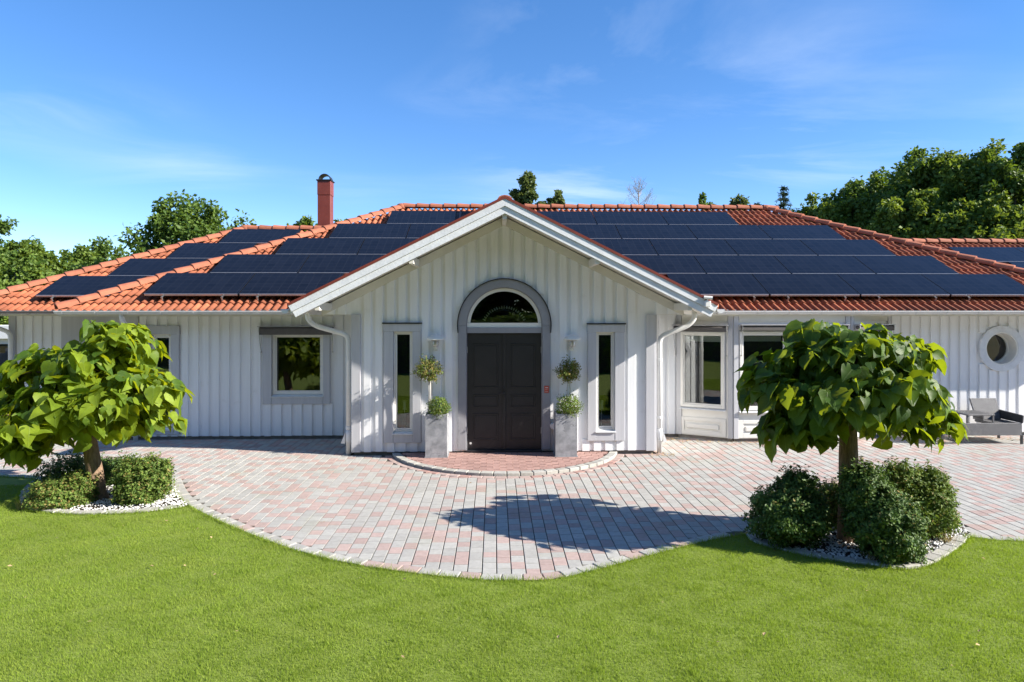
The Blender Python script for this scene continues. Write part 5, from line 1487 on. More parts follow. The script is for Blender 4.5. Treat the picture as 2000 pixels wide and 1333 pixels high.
for x0, x1 in ((sx0 + 0.03, sx0 + sw), (sx1 - sw, sx1 - 0.03)):
    MB().box(x0, x1, syf + 0.02, syb - 0.04, sh - 0.05, sh).build('seat', 'wicker_weave', sofa, bevel=0.01)
    WB = Wall((x0, syb - 0.06, 0), (1, 0, 0), (0, -1, 0))
    w_ = x1 - x0
    pts = [(x0, syb - 0.10, sh), (x1, syb - 0.10, sh), (x1 - 0.0, syb + 0.02, bh), (x0 - 0.03 if x0 < 9 else x0 - 0.05, syb + 0.02, bh)]
    V = [Vector(p) for p in pts] + [Vector(p) + Vector((0, 0.035, 0)) for p in pts]
    MB().add(V, [(0,1,2,3),(4,7,6,5),(0,4,5,1),(1,5,6,2),(2,6,7,3),(3,7,4,0)]).build('backrest', 'wicker_weave', sofa, bevel=0.008)
MB().box(sx0 + 0.02, sx1 - 0.02, syf, syf + 0.025, 0.165, sh + 0.012).build('front_skirt', 'wicker_weave', sofa, bevel=0.006)
for s_, x in ((-1, sx0), (1, sx1)):
    pts = [(x, syf - 0.01, sh + 0.01), (x, syb, sh + 0.01), (x, syb, ah + 0.02), (x + s_*0.012, syf - 0.01, ah - 0.01)]
    MB().add([Vector(p) for p in pts] + [Vector(p) - Vector((s_*0.035, 0, 0)) for p in pts], [(0,1,2,3),(4,7,6,5),(0,4,5,1),(1,5,6,2),(2,6,7,3),(3,7,4,0)]).build('armrest', 'wicker_dark', sofa, bevel=0.008)
    MB().box(min(x, x - s_*0.03), max(x, x - s_*0.03), syf + 0.03, syb, 0.165, sh).build('side_panel', 'wicker_weave', sofa)
    for yy in (syf + 0.015, syb - 0.02):
        MB().box(x - 0.018 - s_*0.018, x + 0.018 - s_*0.018, yy - 0.018, yy + 0.018, 0.0, 0.165).build('leg', 'wicker_dark', sofa)
tx0, tx1 = sx0 + sw + 0.01, sx1 - sw - 0.01
MB().box(tx0 - 0.02, tx1 + 0.02, syf + 0.03, syb - 0.02, ah - 0.02, ah + 0.005).build('table_top', 'wicker_weave', sofa, bevel=0.006)
for x in (tx0, tx1):
    MB().box(x - 0.014, x + 0.014, syf + 0.05, syf + 0.075, sh, ah - 0.02).build('table_post', 'wicker', sofa)
    MB().box(x - 0.012, x + 0.012, syf + 0.3, syb - 0.03, sh, ah - 0.021).build('table_panel', 'wicker_weave', sofa)

# ================================================================== catalpa trees
def heart_leaf(bend, fold):
    mid = [(0, 0.0), (0, 0.22), (0, 0.5), (0, 0.78), (0, 1.06)]
    side = [(0.12, -0.13), (0.40, 0.02), (0.47, 0.30), (0.33, 0.62), (0.0, 1.06)]
    V = []
    def z(x, y): return -bend * y * y + fold * abs(x) - 0.22 * x * x + 0.03 * math.sin(9 * y + 5 * x)
    for x, y in mid: V.append((x, y, z(x, y) - 0.01))
    for s in (1, -1):
        for x, y in side[:4]: V.append((s * x, y, z(x * (1 if s > 0 else 0.9), y)))
    Fq = []
    for s, b in ((1, 5), (-1, 9)):
        q = [(0, b, b + 1), (0, b + 1, b + 2, 1), (1, b + 2, 2), (2, b + 2, b + 3), (2, b + 3, 3), (3, b + 3, 4)]
        Fq += [f if s > 0 else f[::-1] for f in q]
    return V, [f[::-1] for f in Fq]
LEAFS = {}
for tm in ('catalpa_leaf', 'catalpa_dark'):
    LEAFS[tm] = []
    for bend, fold in ((0.10, 0.22), (0.30, 0.35), (0.45, 0.15), (0.22, 0.5), (0.6, 0.3), (-0.08, 0.25)):
        V, Fq = heart_leaf(bend, fold)
        me = bpy.data.meshes.new('leaf'); me.from_pydata(V, [], Fq); me.materials.append(MAT[tm]); me.polygons.foreach_set('use_smooth', [True]*len(Fq))
        ul = me.uv_layers.new(name='UVMap')
        for lp_ in me.loops: ul.data[lp_.index].uv = (V[lp_.vertex_index][0], V[lp_.vertex_index][1])
        LEAFS[tm].append(me)
def catalpa(base, trunk_pts, trunk_r, lobes, nper, mat, label, lsize, seed, clear_z=0.9):
    rs = np.random.default_rng(seed)
    b = Vector(base)
    root = empty('catalpa_tree', b); tag(root, label, 'tree', 'globe trees on the lawn edge')
    tp = [b + Vector(p) for p in trunk_pts]
    MB().tube(tp, trunk_r, 14).build('trunk', 'bark', root, smooth=True)
    top = tp[-1]
    # every lobe carries several small umbrellas of leaves
    subs = []
    for (c, r, w) in lobes:
        cc = b + Vector(c); mid = (top + cc) / 2 + Vector((0, 0, 0.05))
        MB().tube([top - Vector((0, 0, 0.05)), mid, cc], [0.045, 0.03, 0.016], 7).build('branch', 'bark', root, smooth=True)
        k = max(4, int(round(9 * w)))
        for j in range(k):
            for _ in range(12):
                d = rs.normal(size=3); d /= np.linalg.norm(d)
                if d[2] < -0.45: continue
                q = np.array(cc) + d * np.array(r) * rs.uniform(0.6, 0.98)
                if all(np.linalg.norm((q - s[0]) / np.array([1, 1, 0.8])) > 0.24 for s in subs): break
            rr = rs.uniform(0.17, 0.31)
            subs.append((q, np.array([rr, rr, rr * rs.uniform(0.5, 0.85)]), cc))
    L = []
    cdir = Vector((0, 0, H)) - b; cdir.normalize()
    axis = np.array(top)
    tw = MB()
    for q, r, cc in subs:
        tw.tube([cc, (cc + Vector(q)) / 2 + Vector((0, 0, 0.03)), Vector(q)], [0.014, 0.010, 0.005], 5)
        n = int(nper * (r[0] / 0.27) ** 2)
        d = rs.normal(size=(n * 3, 3)); d /= np.linalg.norm(d, axis=1, keepdims=True)
        d = d[(d[:, 2] > -0.25) | (rs.uniform(0, 1, len(d)) < 0.25)][:n]
        hang = []
        if rs.uniform() < 0.55:   # hanging shoots give the crown a ragged hem
            for _ in range(int(rs.integers(1, 4))):
                a = rs.uniform(0, 6.28); e0 = np.array([math.cos(a) * r[0], math.sin(a) * r[0], -0.2 * r[2]])
                hang += [(e0 * (1 + 0.10 * j) + np.array([0, 0, -0.06 * j])) / r for j in range(1, int(rs.integers(2, 4)))]
        for dd in list(d) + hang:
            k = rs.uniform(0.8, 1.12) if rs.uniform() < 0.75 else rs.uniform(0.3, 0.85)
            p = q + dd * r * k
            if p[2] < 0.55: continue
            if abs(p[0] - b.x) < 0.36 and p[1] < b.y + 0.4 and p[2] < clear_z + 0.10 * rs.uniform(-1, 1): continue
            # facing: outwards from the umbrella and from the trunk line, with a lot of scatter
            rad = np.array([p[0] - axis[0], p[1] - axis[1], 0.0]); rad /= np.linalg.norm(rad) + 1e-6
            o_ = dd / max(np.linalg.norm(dd), 1.0) * 0.55 + rad * 0.45
            nn = (Vector(o_) * 0.8 + Vector((0, 0, 0.55)) + Vector(rs.normal(size=3)) * 0.42).normalized()
            out = Vector((o_[0], o_[1], 0)); out = out.normalized() if out.length > 0.01 else Vector((1, 0, 0))
            tip = out * rs.uniform(0.35, 0.9) + Vector((0, 0, -rs.uniform(0.5, 1.4))) + Vector(rs.normal(size=3)) * 0.4
            tip = tip - nn * tip.dot(nn)
            if tip.length < 0.05: continue
            tip.normalize(); x = tip.cross(nn)
            s = lsize * (rs.uniform(0.75, 1.2) if rs.uniform() < 0.7 else rs.uniform(0.35, 0.75))
            L.append((Vector(p), Matrix((x, tip, nn)).transposed(), s, int(rs.integers(0, 6)), Vector(p - np.array(b)).dot(cdir) + 0.4 * nn.dot(cdir)))
    tw.build('twigs', 'bark', root)['kind'] = 'stuff'
    L.sort(key=lambda q: -(q[4] + 0.8 * q[2] / lsize))
    ms = LEAFS[mat]
    Vs, Fs, Us, nb = [], [], [], 0
    TV_ = [np.array([v.co[:] for v in me.vertices]) for me in ms]
    TF_ = []
    for me in ms:
        t = []
        for p in me.polygons:
            vv = list(p.vertices)
            for q in range(1, len(vv) - 1): t.append((vv[0], vv[q], vv[q+1]))
        TF_.append(np.array(t))
    for (p, M, s, k, sc) in L[300:]:
        V = TV_[k] @ (np.array(M) * s).T + np.array(p); Vs.append(V); Fs.append(TF_[k] + nb); nb += len(V)
        Us.append(TV_[k][TF_[k].ravel()][:, :2])
    crown = np_mesh('crown', np.concatenate(Vs), np.concatenate(Fs), mat + '_field', root, tuple(top), smooth=True); crown['kind'] = 'stuff'
    ul = crown.data.uv_layers.new(name='UVMap'); ul.data.foreach_set('uv', np.concatenate(Us).astype(np.float32).ravel())
    for (p, M, s, k, sc) in L[:300]:
        o = place('leaf', ms[k], crown, p, M.to_quaternion()); o.scale = (s, s, s)
    return root
# left tree: lobes in metres from the trunk foot
bl = onG(190, 975)
sL = F / bl.y
def lob(px, py, dy, rx, ry, rz, w, base, s): return ((( px - base[0]) / s, dy, H - (py - HY) / s), (rx / s, ry / s, rz / s), w)
B1 = (190, 975)
lobesL = [lob(212, 672, 0.0, 58, 60, 38, 0.8, B1, sL), lob(215, 735, 0.0, 85, 85, 50, 0.7, B1, sL),
          lob(85, 730, 0.15, 62, 65, 34, 0.8, B1, sL), lob(35, 795, -0.1, 70, 75, 50, 0.9, B1, sL), lob(145, 795, -0.35, 95, 75, 46, 1.1, B1, sL),
          lob(266, 770, -0.2, 60, 65, 40, 0.9, B1, sL), lob(280, 815, 0.0, 42, 50, 36, 0.6, B1, sL), lob(55, 862, -0.1, 55, 60, 26, 0.6, B1, sL), lob(200, 760, 0.5, 100, 50, 60, 0.7, B1, sL), lob(-50, 820, 0.1, 70, 70, 50, 0.6, B1, sL), lob(180, 760, 0.0, 90, 80, 50, 0.8, B1, sL), lob(170, 815, -0.15, 90, 65, 34, 0.7, B1, sL)]
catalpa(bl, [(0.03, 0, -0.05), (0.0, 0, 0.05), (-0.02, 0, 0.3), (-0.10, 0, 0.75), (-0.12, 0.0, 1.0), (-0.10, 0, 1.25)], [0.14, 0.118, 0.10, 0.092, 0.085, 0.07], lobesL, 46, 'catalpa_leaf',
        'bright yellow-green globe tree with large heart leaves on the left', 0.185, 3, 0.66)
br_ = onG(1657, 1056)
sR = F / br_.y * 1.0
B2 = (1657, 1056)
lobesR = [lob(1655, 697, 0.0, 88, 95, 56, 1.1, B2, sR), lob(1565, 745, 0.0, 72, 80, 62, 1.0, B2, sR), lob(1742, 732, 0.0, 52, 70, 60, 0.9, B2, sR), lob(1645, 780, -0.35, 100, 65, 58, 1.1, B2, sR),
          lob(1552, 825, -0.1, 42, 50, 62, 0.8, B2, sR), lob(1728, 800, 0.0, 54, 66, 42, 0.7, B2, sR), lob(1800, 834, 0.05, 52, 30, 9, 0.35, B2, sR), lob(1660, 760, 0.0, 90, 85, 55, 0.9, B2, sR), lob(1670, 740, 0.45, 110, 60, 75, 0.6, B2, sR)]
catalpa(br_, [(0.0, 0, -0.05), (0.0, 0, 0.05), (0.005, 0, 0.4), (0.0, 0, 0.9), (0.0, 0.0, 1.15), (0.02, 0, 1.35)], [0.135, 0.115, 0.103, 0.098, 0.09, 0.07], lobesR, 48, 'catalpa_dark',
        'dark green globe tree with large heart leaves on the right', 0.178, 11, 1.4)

# ================================================================== box shrubs in the beds
def shrub(pxs, pyb, label, mat, n, lobes, size=0.024, group='box shrubs under the trees', yellow=0.0, sprigs=40):
    g = onG(pxs, pyb); s = F / g.y
    o = empty('box_shrub', g); tag(o, label, 'shrub', group)
    Ps, Ns = [], []
    tot = sum(l_[4] * l_[5] for l_ in lobes)
    for (px, py, dy, rx, rz, ry) in lobes:
        k = int(2.0 * n * rz * ry / tot)
        c = np.array([g.x + (px - pxs) / s, g.y + dy, max(H - (py - HY) / s, 0.02)])
        d = rand_dirs(k); 
        R = np.array([rx, ry, rz]) / s
        wob = 1 + 0.17 * np.sin(d[:, 0]*7 + px) * np.sin(d[:, 2]*6 + 2 + px) + 0.12 * np.sin(d[:, 1]*10 + d[:, 2]*7 + px)
        kk = np.where(rng.uniform(0, 1, k) < 0.72, rng.uniform(0.84, 1.1, k), rng.uniform(0.55, 0.9, k))
        P = c + d * R * (wob * kk)[:, None]
        Ps.append(P); Ns.append(d)
        for q in range(sprigs):
            dd = rand_dirs(1)[0]; dd[2] = abs(dd[2]) + 0.25; dd /= np.linalg.norm(dd)
            p0 = c + dd * R * 0.95; ln = rng.uniform(0.05, 0.15); dr_ = dd * 0.6 + np.array([0, 0, 0.8]); dr_ /= np.linalg.norm(dr_)
            k2 = 26; t = rng.uniform(0, 1, k2)
            P = p0 + dr_ * (t * ln)[:, None] + rng.normal(0, 0.009, (k2, 3)); Ps.append(P); Ns.append(np.tile(dr_, (k2, 1)))
    P = np.concatenate(Ps); Nn = norm_rows(np.concatenate(Ns) + rand_dirs(len(P)) * 0.85 + np.array([0, 0, 0.25]))
    kp = P[:, 2] > 0.0; P, Nn = P[kp], Nn[kp]
    ye = rng.uniform(0, 1, len(P)) < yellow
    V, Fc = leaf_quads(P, Nn, rng.uniform(0.7, 1.4, len(P)) * size * 1.25, 0.62)
    midx = ye.astype(int)
    f = np_mesh('foliage', V, Fc, mat, o, tuple(g), mats=[mat, 'box_leaf_yellow'], midx=midx); f['kind'] = 'stuff'
    st = MB()
    for q in range(9):
        a = random.uniform(0, 6.28); l_ = lobes[q % len(lobes)]
        c = Vector((g.x + (l_[0] - pxs) / s, g.y + l_[2], max(H - (l_[1] - HY) / s, 0.1)))
        st.tube([g + Vector((math.cos(a)*0.05, math.sin(a)*0.05, -0.02)), (g + c) / 2, c + Vector((math.cos(a)*0.1, math.sin(a)*0.1, 0.1))], [0.014, 0.01, 0.004], 6)
    for l_ in lobes:   # twiggy inside that hides the ground behind
        c = Vector((g.x + (l_[0] - pxs) / s, g.y + l_[2], max(H - (l_[1] - HY) / s, 0.02)))
        for q in range(70):
            d = Vector(rand_dirs(1)[0]); e = c + Vector((d.x * l_[3], d.y * l_[5], d.z * l_[4])) * (0.78 / s)
            if e.z > 0.02: st.tube([c, e], [0.012, 0.006], 4, cap=False)
    st.build('stems', 'dark_bark', o)
    return o
shrub(128, 985, 'low yellowish box shrub in front of the left tree trunk', 'box_leaf', 9000, [(118, 964, 0, 52, 31, 50), (150, 958, 0.05, 28, 24, 30)], yellow=0.22)
shrub(165, 945, 'dark box shrub behind the left tree trunk', 'box_leaf_dark', 8000, [(150, 925, 0, 66, 36, 55), (222, 925, 0.05, 38, 30, 40)], yellow=0.04)
shrub(275, 978, 'upright box shrub at the right of the left pebble bed', 'box_leaf', 10500, [(276, 938, 0, 44, 44, 46), (302, 930, 0, 28, 30, 30), (272, 965, -0.03, 38, 24, 40)], yellow=0.10)
shrub(1548, 1062, 'dark box shrub left of the right tree trunk', 'box_leaf_dark', 13000, [(1538, 1012, 0, 66, 52, 66), (1560, 968, 0.05, 34, 32, 36), (1592, 1022, 0.12, 30, 36, 32)], yellow=0.05, size=0.026)
shrub(1628, 1030, 'small yellowish box shrub hidden behind the right tree trunk', 'box_leaf', 4000, [(1622, 990, 0.1, 32, 32, 32), (1650, 1020, 0.0, 45, 40, 40)], yellow=0.28)
shrub(1730, 1088, 'broad box shrub right in front of the right tree trunk', 'box_leaf_dark', 15000, [(1722, 1030, -0.03, 60, 62, 62), (1697, 975, 0.1, 42, 50, 46), (1738, 1066, -0.12, 46, 32, 42)], yellow=0.04, size=0.026)
shrub(1815, 1052, 'box shrub at the far right of the right pebble bed', 'box_leaf', 12000, [(1815, 1005, 0.1, 54, 54, 56), (1778, 962, 0.2, 36, 34, 40), (1834, 972, 0.15, 30, 38, 34)], yellow=0.08, size=0.026)

def tuft(px, py, h, n, label):
    g = onG(px, py); P = np.array([[g.x, g.y]]) + rng.normal(0, 0.035, (n, 2))
    o = blades(n, lambda k: P, h * 0.5, h, 0.006, 'dry_tuft', 'dry_grass', lean=0.9); tag(o, label, 'grass tuft')
tuft(45, 996, 0.16, 60, 'dry straw tuft at the left corner of the left pebble bed')
tuft(1698, 1098, 0.14, 30, 'dry straw tuft in front of the right box shrubs')
tuft(1850, 1062, 0.2, 40, 'dry straw tuft at the right end of the right pebble bed')
# fallen leaves along the wall foot
lp = []
for (x0, x1, y0, y1, k) in ((1255, 1320, 886, 893, 70), (1292, 1330, 856, 862, 90), (1330, 1420, 860, 866, 90), (1420, 1500, 862, 870, 90), (1830, 2000, 855, 862, 160), (1300, 1500, 866, 900, 25)):
    for _ in range(k):
        q = onG(random.uniform(x0, x1), random.uniform(y0, y1)); lp.append((q.x, q.y, 0.012))
P = np.array(lp); V, Fc = leaf_quads(P, norm_rows(np.array([0, 0, 1.0]) + rand_dirs(len(P)) * 0.35), rng.uniform(0.02, 0.05, len(P)), 0.6)
tag(np_mesh('fallen_leaves', V, Fc, 'dead_leaf', None, (4, 12, 0)), 'dry fallen leaves scattered along the foot of the wall', 'leaves', kind='stuff')

LP = np.concatenate([lawn_sampler(60), np.stack([rng.uniform(-5, 8, 60), rng.uniform(7.6, 11.0, 60)], 1)]); LP = np.concatenate([LP, np.full((len(LP), 1), 0.03)], 1); LP[60:, 2] = 0.008
V, Fc = leaf_quads(LP, norm_rows(np.array([0, 0, 1.0]) + rand_dirs(len(LP)) * 0.4), rng.uniform(0.02, 0.045, len(LP)), 0.6)
tag(np_mesh('stray_leaves', V, Fc, 'dead_leaf', None, (0, 8, 0)), 'single yellow leaves lying about on the lawn and paving', 'leaves', kind='stuff')

# ================================================================== trees around the plot
def bg_tree(px, ytop, Y, wpx, label, mat='oak_leaf', n=9000, ls=0.24, base_z=0.8, name='deciduous_tree', bark='dark_bark', nl=16, open_=0.0, group='trees behind the house', X=None, top=None, rad=None, slim=1.0):
    if X is None:
        X = xY(px, Y); top = zY(ytop, Y, px); rad = wpx / 2 / F * Y
    o = empty(name, (X, Y, 0)); tag(o, label, 'tree', group)
    zc = (top + base_z) / 2; hz_ = (top - base_z) / 2
    P_, N_ = [], []
    tr = MB(); tr.tube([(X, Y, -0.1), (X + 0.1, Y, top * 0.3), (X - 0.05, Y + 0.1, top * 0.62), (X, Y, top * 0.9)], [rad * 0.075 + 0.08, rad * 0.06 + 0.05, 0.08, 0.02], 8)
    tr.build('trunk', bark, o, smooth=True)
    lim = MB(); per = n // nl
    for k in range(nl):
        zf = 1 - 1.75 * (k + 0.5) / nl; ph = k * 2.39996 + px * 0.37   # limbs spread evenly over the crown
        d = np.array([math.sqrt(max(1 - zf * zf, 0)) * math.cos(ph), math.sqrt(max(1 - zf * zf, 0)) * math.sin(ph), zf]); d = norm_rows((d + rand_dirs(1)[0] * 0.22)[None])[0]
        f = rng.uniform(0.55, 0.74)
        lr = rng.uniform(0.26, 0.44)
        c = np.array([X, Y, zc]) + d * np.array([rad, rad, hz_]) * f
        R = np.array([rad * lr * 1.15, rad * lr * 1.15, min(hz_, rad * 1.4) * lr]) * slim
        # each limb carries smaller clumps, so the outline stays ragged
        for s in range(7):
            d2 = rand_dirs(1)[0]; c2 = c + d2 * R * rng.uniform(0.35, 0.95); r2 = R * rng.uniform(0.28, 0.5)
            kk = per // 7; dd = rand_dirs(kk)
            q = c2 + dd * r2 * (rng.uniform(0.15, 1.0, kk) ** 0.5 * rng.uniform(0.8, 1.25, kk))[:, None]
            P_.append(q); N_.append(dd)
        lim.tube([(X, Y, min(top * 0.25 + rng.uniform(0, 0.4) * top, c[2])), ((X + c[0]) / 2, (Y + c[1]) / 2, (c[2] + top * 0.4) / 2), tuple(c)], [0.09, 0.06, 0.02], 5)
    lim.build('limbs', bark, o)
    P = np.concatenate(P_); Nn = norm_rows(np.concatenate(N_) * 0.6 + rand_dirs(len(P)) * 0.9 + np.array([0, 0, 0.35]))
    # stretch the clumps to the surveyed height and width
    hi = np.percentile(P[:, 2], 99.7); P[:, 2] = base_z + (P[:, 2] - base_z) * (top - base_z) / (hi - base_z)
    wx = np.percentile(np.abs(P[:, 0] - X), 97); P[:, 0] = X + (P[:, 0] - X) * rad / wx
    kp = P[:, 2] > 0.1; P, Nn = P[kp], Nn[kp]
    V, Fc = leaf_quads(P, Nn, rng.uniform(0.6, 1.4, len(P)) * ls, 0.65)
    f = np_mesh('crown', V, Fc, mat, o, (X, Y, 0)); f['kind'] = 'stuff'
    return o
R_ = [(1592, 392, 36, 95, 'low light green tree just right of the spruce', 'oak_leaf_light'), (1655, 362, 34, 150, 'first dark tree of the wood, right of the low light green one', 'oak_leaf'),
      (1735, 338, 33, 170, 'dark oak left of the tall wood edge', 'oak_leaf'), (1815, 302, 31, 170, 'tall oak above the right hip of the roof', 'oak_leaf'),
      (1893, 296, 30, 170, 'tall oak with lit crown, second from the right edge', 'oak_leaf_light'), (1985, 284, 28, 180, 'tallest oak at the right edge of the photo', 'oak_leaf'),
      (2110, 270, 29, 200, 'oak just outside the right edge', 'oak_leaf'), (1770, 380, 29, 150, 'lower tree in front of the tall oaks behind the right hip', 'oak_leaf_light'), (1935, 385, 27, 170, 'lower bright tree above the right wing ridge', 'oak_leaf_light'), (1700, 372, 38, 150, 'oak filling the gap behind the first dark trees', 'oak_leaf'), (1775, 335, 38, 160, 'oak filling the gap left of the tall lit crown', 'oak_leaf'), (1855, 322, 37, 170, 'oak behind the tall lit crown', 'oak_leaf'), (1940, 318, 36, 170, 'oak behind the tallest oak', 'oak_leaf'), (1640, 398, 33, 110, 'low bright tree at the foot of the wood above the hip', 'oak_leaf_light'), (1860, 400, 28, 150, 'low bright tree above the start of the right wing ridge', 'oak_leaf_light')]
for px, yt, Y, w, lab, mt in R_: bg_tree(px, yt, Y, w, lab, mt, 26000, 0.19, base_z=0.4, nl=26)
L_ = [(-22, 424, 30, 85, 'tall thin tree cut by the left edge', 'oak_leaf', 3200), (48, 472, 31, 90, 'reddish green tree beside the left edge', 'oak_leaf_light', 8000), (120, 486, 34, 150, 'low round tree above the left hip', 'oak_leaf_light', 10000),
      (210, 473, 36, 150, 'broad low tree between the left edge and the big dark tree', 'oak_leaf', 10000), (370, 388, 28, 180, 'big dark round tree rising above the left wing roof', 'oak_leaf', 15000), (30, 505, 27, 170, 'low bush-like tree behind the left wing', 'oak_leaf_light', 10000), (165, 520, 29, 190, 'second low bush-like tree behind the left wing', 'oak_leaf_light', 10000)]
for px, yt, Y, w, lab, mt, n_ in L_: bg_tree(px, yt, Y, w, lab, mt, int(n_ * 1.6), 0.18, base_z=0.6, nl=28 if w > 170 else 18)
bg_tree(592, 428, 40, 75, 'small tree top left of the chimney', 'oak_leaf_light', 5000, 0.26, base_z=3)
bg_tree(668, 432, 42, 40, 'tiny tree top right of the chimney', 'oak_leaf', 2000, 0.26, base_z=3)
bg_tree(1031, 340, 42, 58, 'weeping birch rising behind the gable peak', 'birch_leaf', 9000, 0.22, base_z=4, name='birch_tree', bark='birch_bark', nl=14, slim=1.15)
bg_tree(1085, 378, 43, 46, 'shorter birch right of the gable peak', 'birch_leaf', 5000, 0.22, base_z=4, name='birch_tree', bark='birch_bark', nl=10)
bg_tree(1370, 380, 46, 48, 'sparse young tree above the middle of the right ridge', 'oak_leaf', 1700, 0.24, base_z=3, nl=8)
bg_tree(1440, 386, 46, 62, 'pale small tree above the ridge, left of the spruce', 'birch_leaf', 4000, 0.24, base_z=3, nl=10)
def bare_tree(px, yt, Y, label):
    X = xY(px, Y); top = zY(yt, Y, px); o = empty('bare_tree', (X, Y, 0)); tag(o, label, 'tree')
    MB().tube([(X, Y, -0.1), (X + 0.1, Y, top * 0.5), (X, Y, top)], [0.11, 0.055, 0.01], 7).build('trunk', 'bare_bark', o)
    t = MB()
    for k in range(60):
        z = top * random.uniform(0.55, 0.97); a = random.uniform(0, 6.28); ln = (top - z) * 0.30 + random.uniform(0.3, 0.6)
        p0 = Vector((X + 0.03, Y, z)); p1 = p0 + Vector((math.cos(a) * ln * 0.6, math.sin(a) * ln * 0.6, ln * 0.5)); p2 = p1 + Vector((math.cos(a) * ln * 0.3, math.sin(a) * ln * 0.3, ln * 0.5))
        t.tube([p0, p1, p2], [0.018, 0.011, 0.005], 4)
        for j in range(5):
            q = p0.lerp(p2, random.uniform(0.3, 1)); t.tube([q, q + Vector((random.uniform(-0.35, 0.35), random.uniform(-0.3, 0.3), random.uniform(0.0, 0.45)))], [0.008, 0.004], 4)
    t.build('branches', 'bare_bark', o)
bare_tree(1247, 353, 42, 'bare pale birch above the right half of the ridge')
def spruce(px, yt, Y, wpx, label):
    X = xY(px, Y); top = zY(yt, Y, px); R = wpx / 2 / F * Y * 2.1; o = empty('spruce_tree', (X, Y, 0)); tag(o, label, 'tree')
    MB().tube([(X, Y, -0.1), (X, Y, top)], [0.22, 0.02], 7).build('trunk', 'dark_bark', o)
    Ps, Ns = [], []; z = top - 0.1; br_m = MB()
    while z > 2:
        f = min((top - z) / (top - 2.0), 1); nb_ = 7 + int(5 * f)
        for k in range(nb_):
            a = random.uniform(0, 6.28); ln = R * (f ** 0.75) * random.uniform(0.7, 1.1) + 0.12
            t = rng.uniform(0.05, 1, int(26 + 80 * f)); dz = 0.25 * t * ln - 0.42 * t * t * ln
            Pq = np.stack([X + math.cos(a) * ln * t, Y + math.sin(a) * ln * t, z + dz], 1) + rng.normal(0, 0.05, (len(t), 3)) * (1.2 - t)[:, None] + rng.normal(0, 0.035, (len(t), 3))
            Ps.append(Pq); Ns.append(np.tile([0, 0, 1.0], (len(t), 1)))
            br_m.tube([(X, Y, z), (X + math.cos(a) * ln * 0.9, Y + math.sin(a) * ln * 0.9, z - 0.1 * ln)], [0.03, 0.008], 4)
        z -= 0.33
    br_m.build('branches', 'dark_bark', o)
    P = np.concatenate(Ps); V, Fc = leaf_quads(P, norm_rows(np.concatenate(Ns) + rand_dirs(len(P)) * 0.8), rng.uniform(0.1, 0.26, len(P)), 0.3, droop=0.5)
    np_mesh('crown', V, Fc, 'needle', o, (X, Y, 0))['kind'] = 'stuff'
spruce(1530, 366, 40, 52, 'dark spruce tip at the right end of the main ridge')
spruce(1478, 398, 44, 40, 'low spruce tip left of the taller spruce')
# trees across the lawn behind the viewer (seen mirrored in the panes)
for k, (X, Y, t_, r_, lab) in enumerate([(-13, -9, 9, 3.6, 'far left'), (-6.5, -10, 11, 4, 'left of the middle'), (0.5, -9.5, 10, 3.8, 'in the middle'), (7, -10.5, 12, 4.2, 'right of the middle'), (14, -9.5, 10, 4.0, 'far right'), (-20, -8, 9, 4, 'leftmost'), (22, -11, 11, 4.5, 'rightmost'), (-10, -17, 15, 5, 'behind the left pair'), (-2.5, -18, 16, 5, 'behind the middle left'), (4, -18, 16, 5, 'behind the middle right'), (11, -17, 15, 5, 'behind the right pair')]):
    bg_tree(0, 0, Y, 0, f'dark tree {lab} of the row across the lawn, mirrored in the windows', 'oak_leaf', 13000, 0.42, base_z=0.4, X=X, top=t_, rad=r_, group='trees across the lawn', nl=18)
hn = 22000
hx = rng.uniform(-18, 20, hn); hu = rng.uniform(0, 1, hn); face = rng.integers(0, 3, hn)
hy = np.where(face == 0, -3.4, np.where(face == 1, rng.uniform(-4.6, -3.4, hn), -4.6)) + rng.normal(0, 0.09, hn)
hz_ = np.where(face == 1, 2.1, hu * 2.1) + rng.normal(0, 0.08, hn) + 0.15 * np.sin(hx * 1.3)
HP = np.stack([hx, hy, np.clip(hz_, 0.02, None)], 1)
HN = norm_rows(np.where((face == 0)[:, None], [0, 1.0, 0.3], np.where((face == 1)[:, None], [0, 0, 1.0], [0, -1.0, 0.3])) + rand_dirs(hn) * 0.8)
V, Fc = leaf_quads(HP, HN, rng.uniform(0.09, 0.17, hn), 0.65)
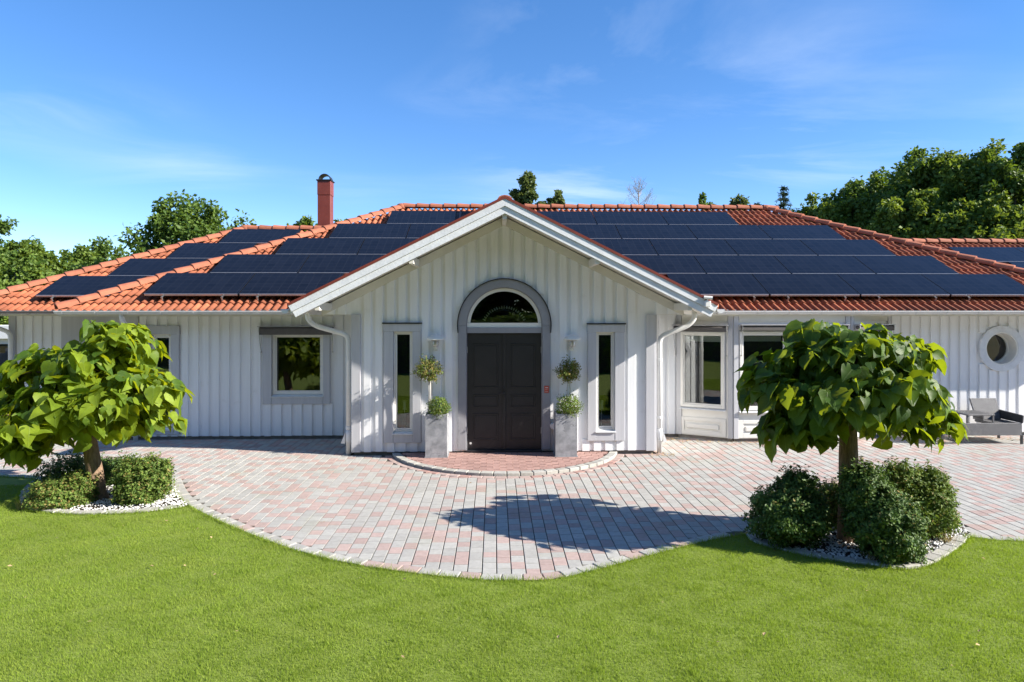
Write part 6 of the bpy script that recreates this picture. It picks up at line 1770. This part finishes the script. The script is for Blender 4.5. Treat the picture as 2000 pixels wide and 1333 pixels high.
hedge = empty('hedge', (1, -4, 0)); tag(hedge, 'dark clipped hedge across the lawn behind the viewer, mirrored in the windows', 'hedge')
np_mesh('foliage', V, Fc, 'oak_leaf', hedge, (1, -4, 0))['kind'] = 'stuff'
MB().box(-17.9, 19.9, -4.45, -3.55, -0.02, 1.95).build('inner_twigs', 'dark_bark', hedge)

# ================================================================== beyond the left wing: fence and pale garden house
fy = 17.5; fx1 = xY(14, fy)
fence = empty('garden_fence', (fx1 - 3, fy, 0)); tag(fence, 'dark board fence beyond the left wing', 'fence')
ft = zY(690, fy, 5)
for k in range(28):
    x = fx1 - 0.125 * (k + 1); MB().box(x, x + 0.115, fy, fy + 0.02, 0.02, ft + random.uniform(-0.004, 0.004)).build('fence_board', 'fence_dark', fence)
MB().box(fx1 - 3.6, fx1, fy + 0.021, fy + 0.06, ft - 0.25, ft - 0.17).build('rail', 'fence_dark', fence)
for k in range(3): MB().box(fx1 - 0.09 - k * 1.7, fx1 - k * 1.7 - 0.01, fy + 0.061, fy + 0.14, -0.05, ft + 0.12).build('post', 'fence_dark', fence)
gy = 24.0; gx1 = xY(17, gy); gx0 = gx1 - 3.2
gh = empty('garden_house', ((gx0 + gx1) / 2, gy, 0)); tag(gh, 'pale garden house glimpsed past the left wing', 'garden house')
gt = zY(645, gy, 5); 
MB().box(gx0 + 0.1, gx1 + 1.0, gy, gy + 2.5, -0.02, gt - 0.3).build('wall', 'shed_pale', gh)
MB().prism(Wall((0, gy - 0.2, 0), (1, 0, 0), (0, -1, 0)), [(gx0 - 0.1, gt - 0.3), (gx1 + 1.2, gt - 0.3), (gx1 + 0.2, gt + 0.15), (gx0 + 1.2, gt + 0.15)], 0, -2.9).build('roof', 'shed_pale', gh)
for k in range(4):
    x = gx0 + 0.35 + k * 0.85; wdw = MB().box(x, x + 0.6, gy - 0.03, gy - 0.005, 0.9, gt - 0.5).build('window', 'pane_glass', gh)
    MB().box(x - 0.04, x + 0.64, gy - 0.04, gy - 0.031, 0.84, 0.9).build('sill', 'frame_white', wdw)
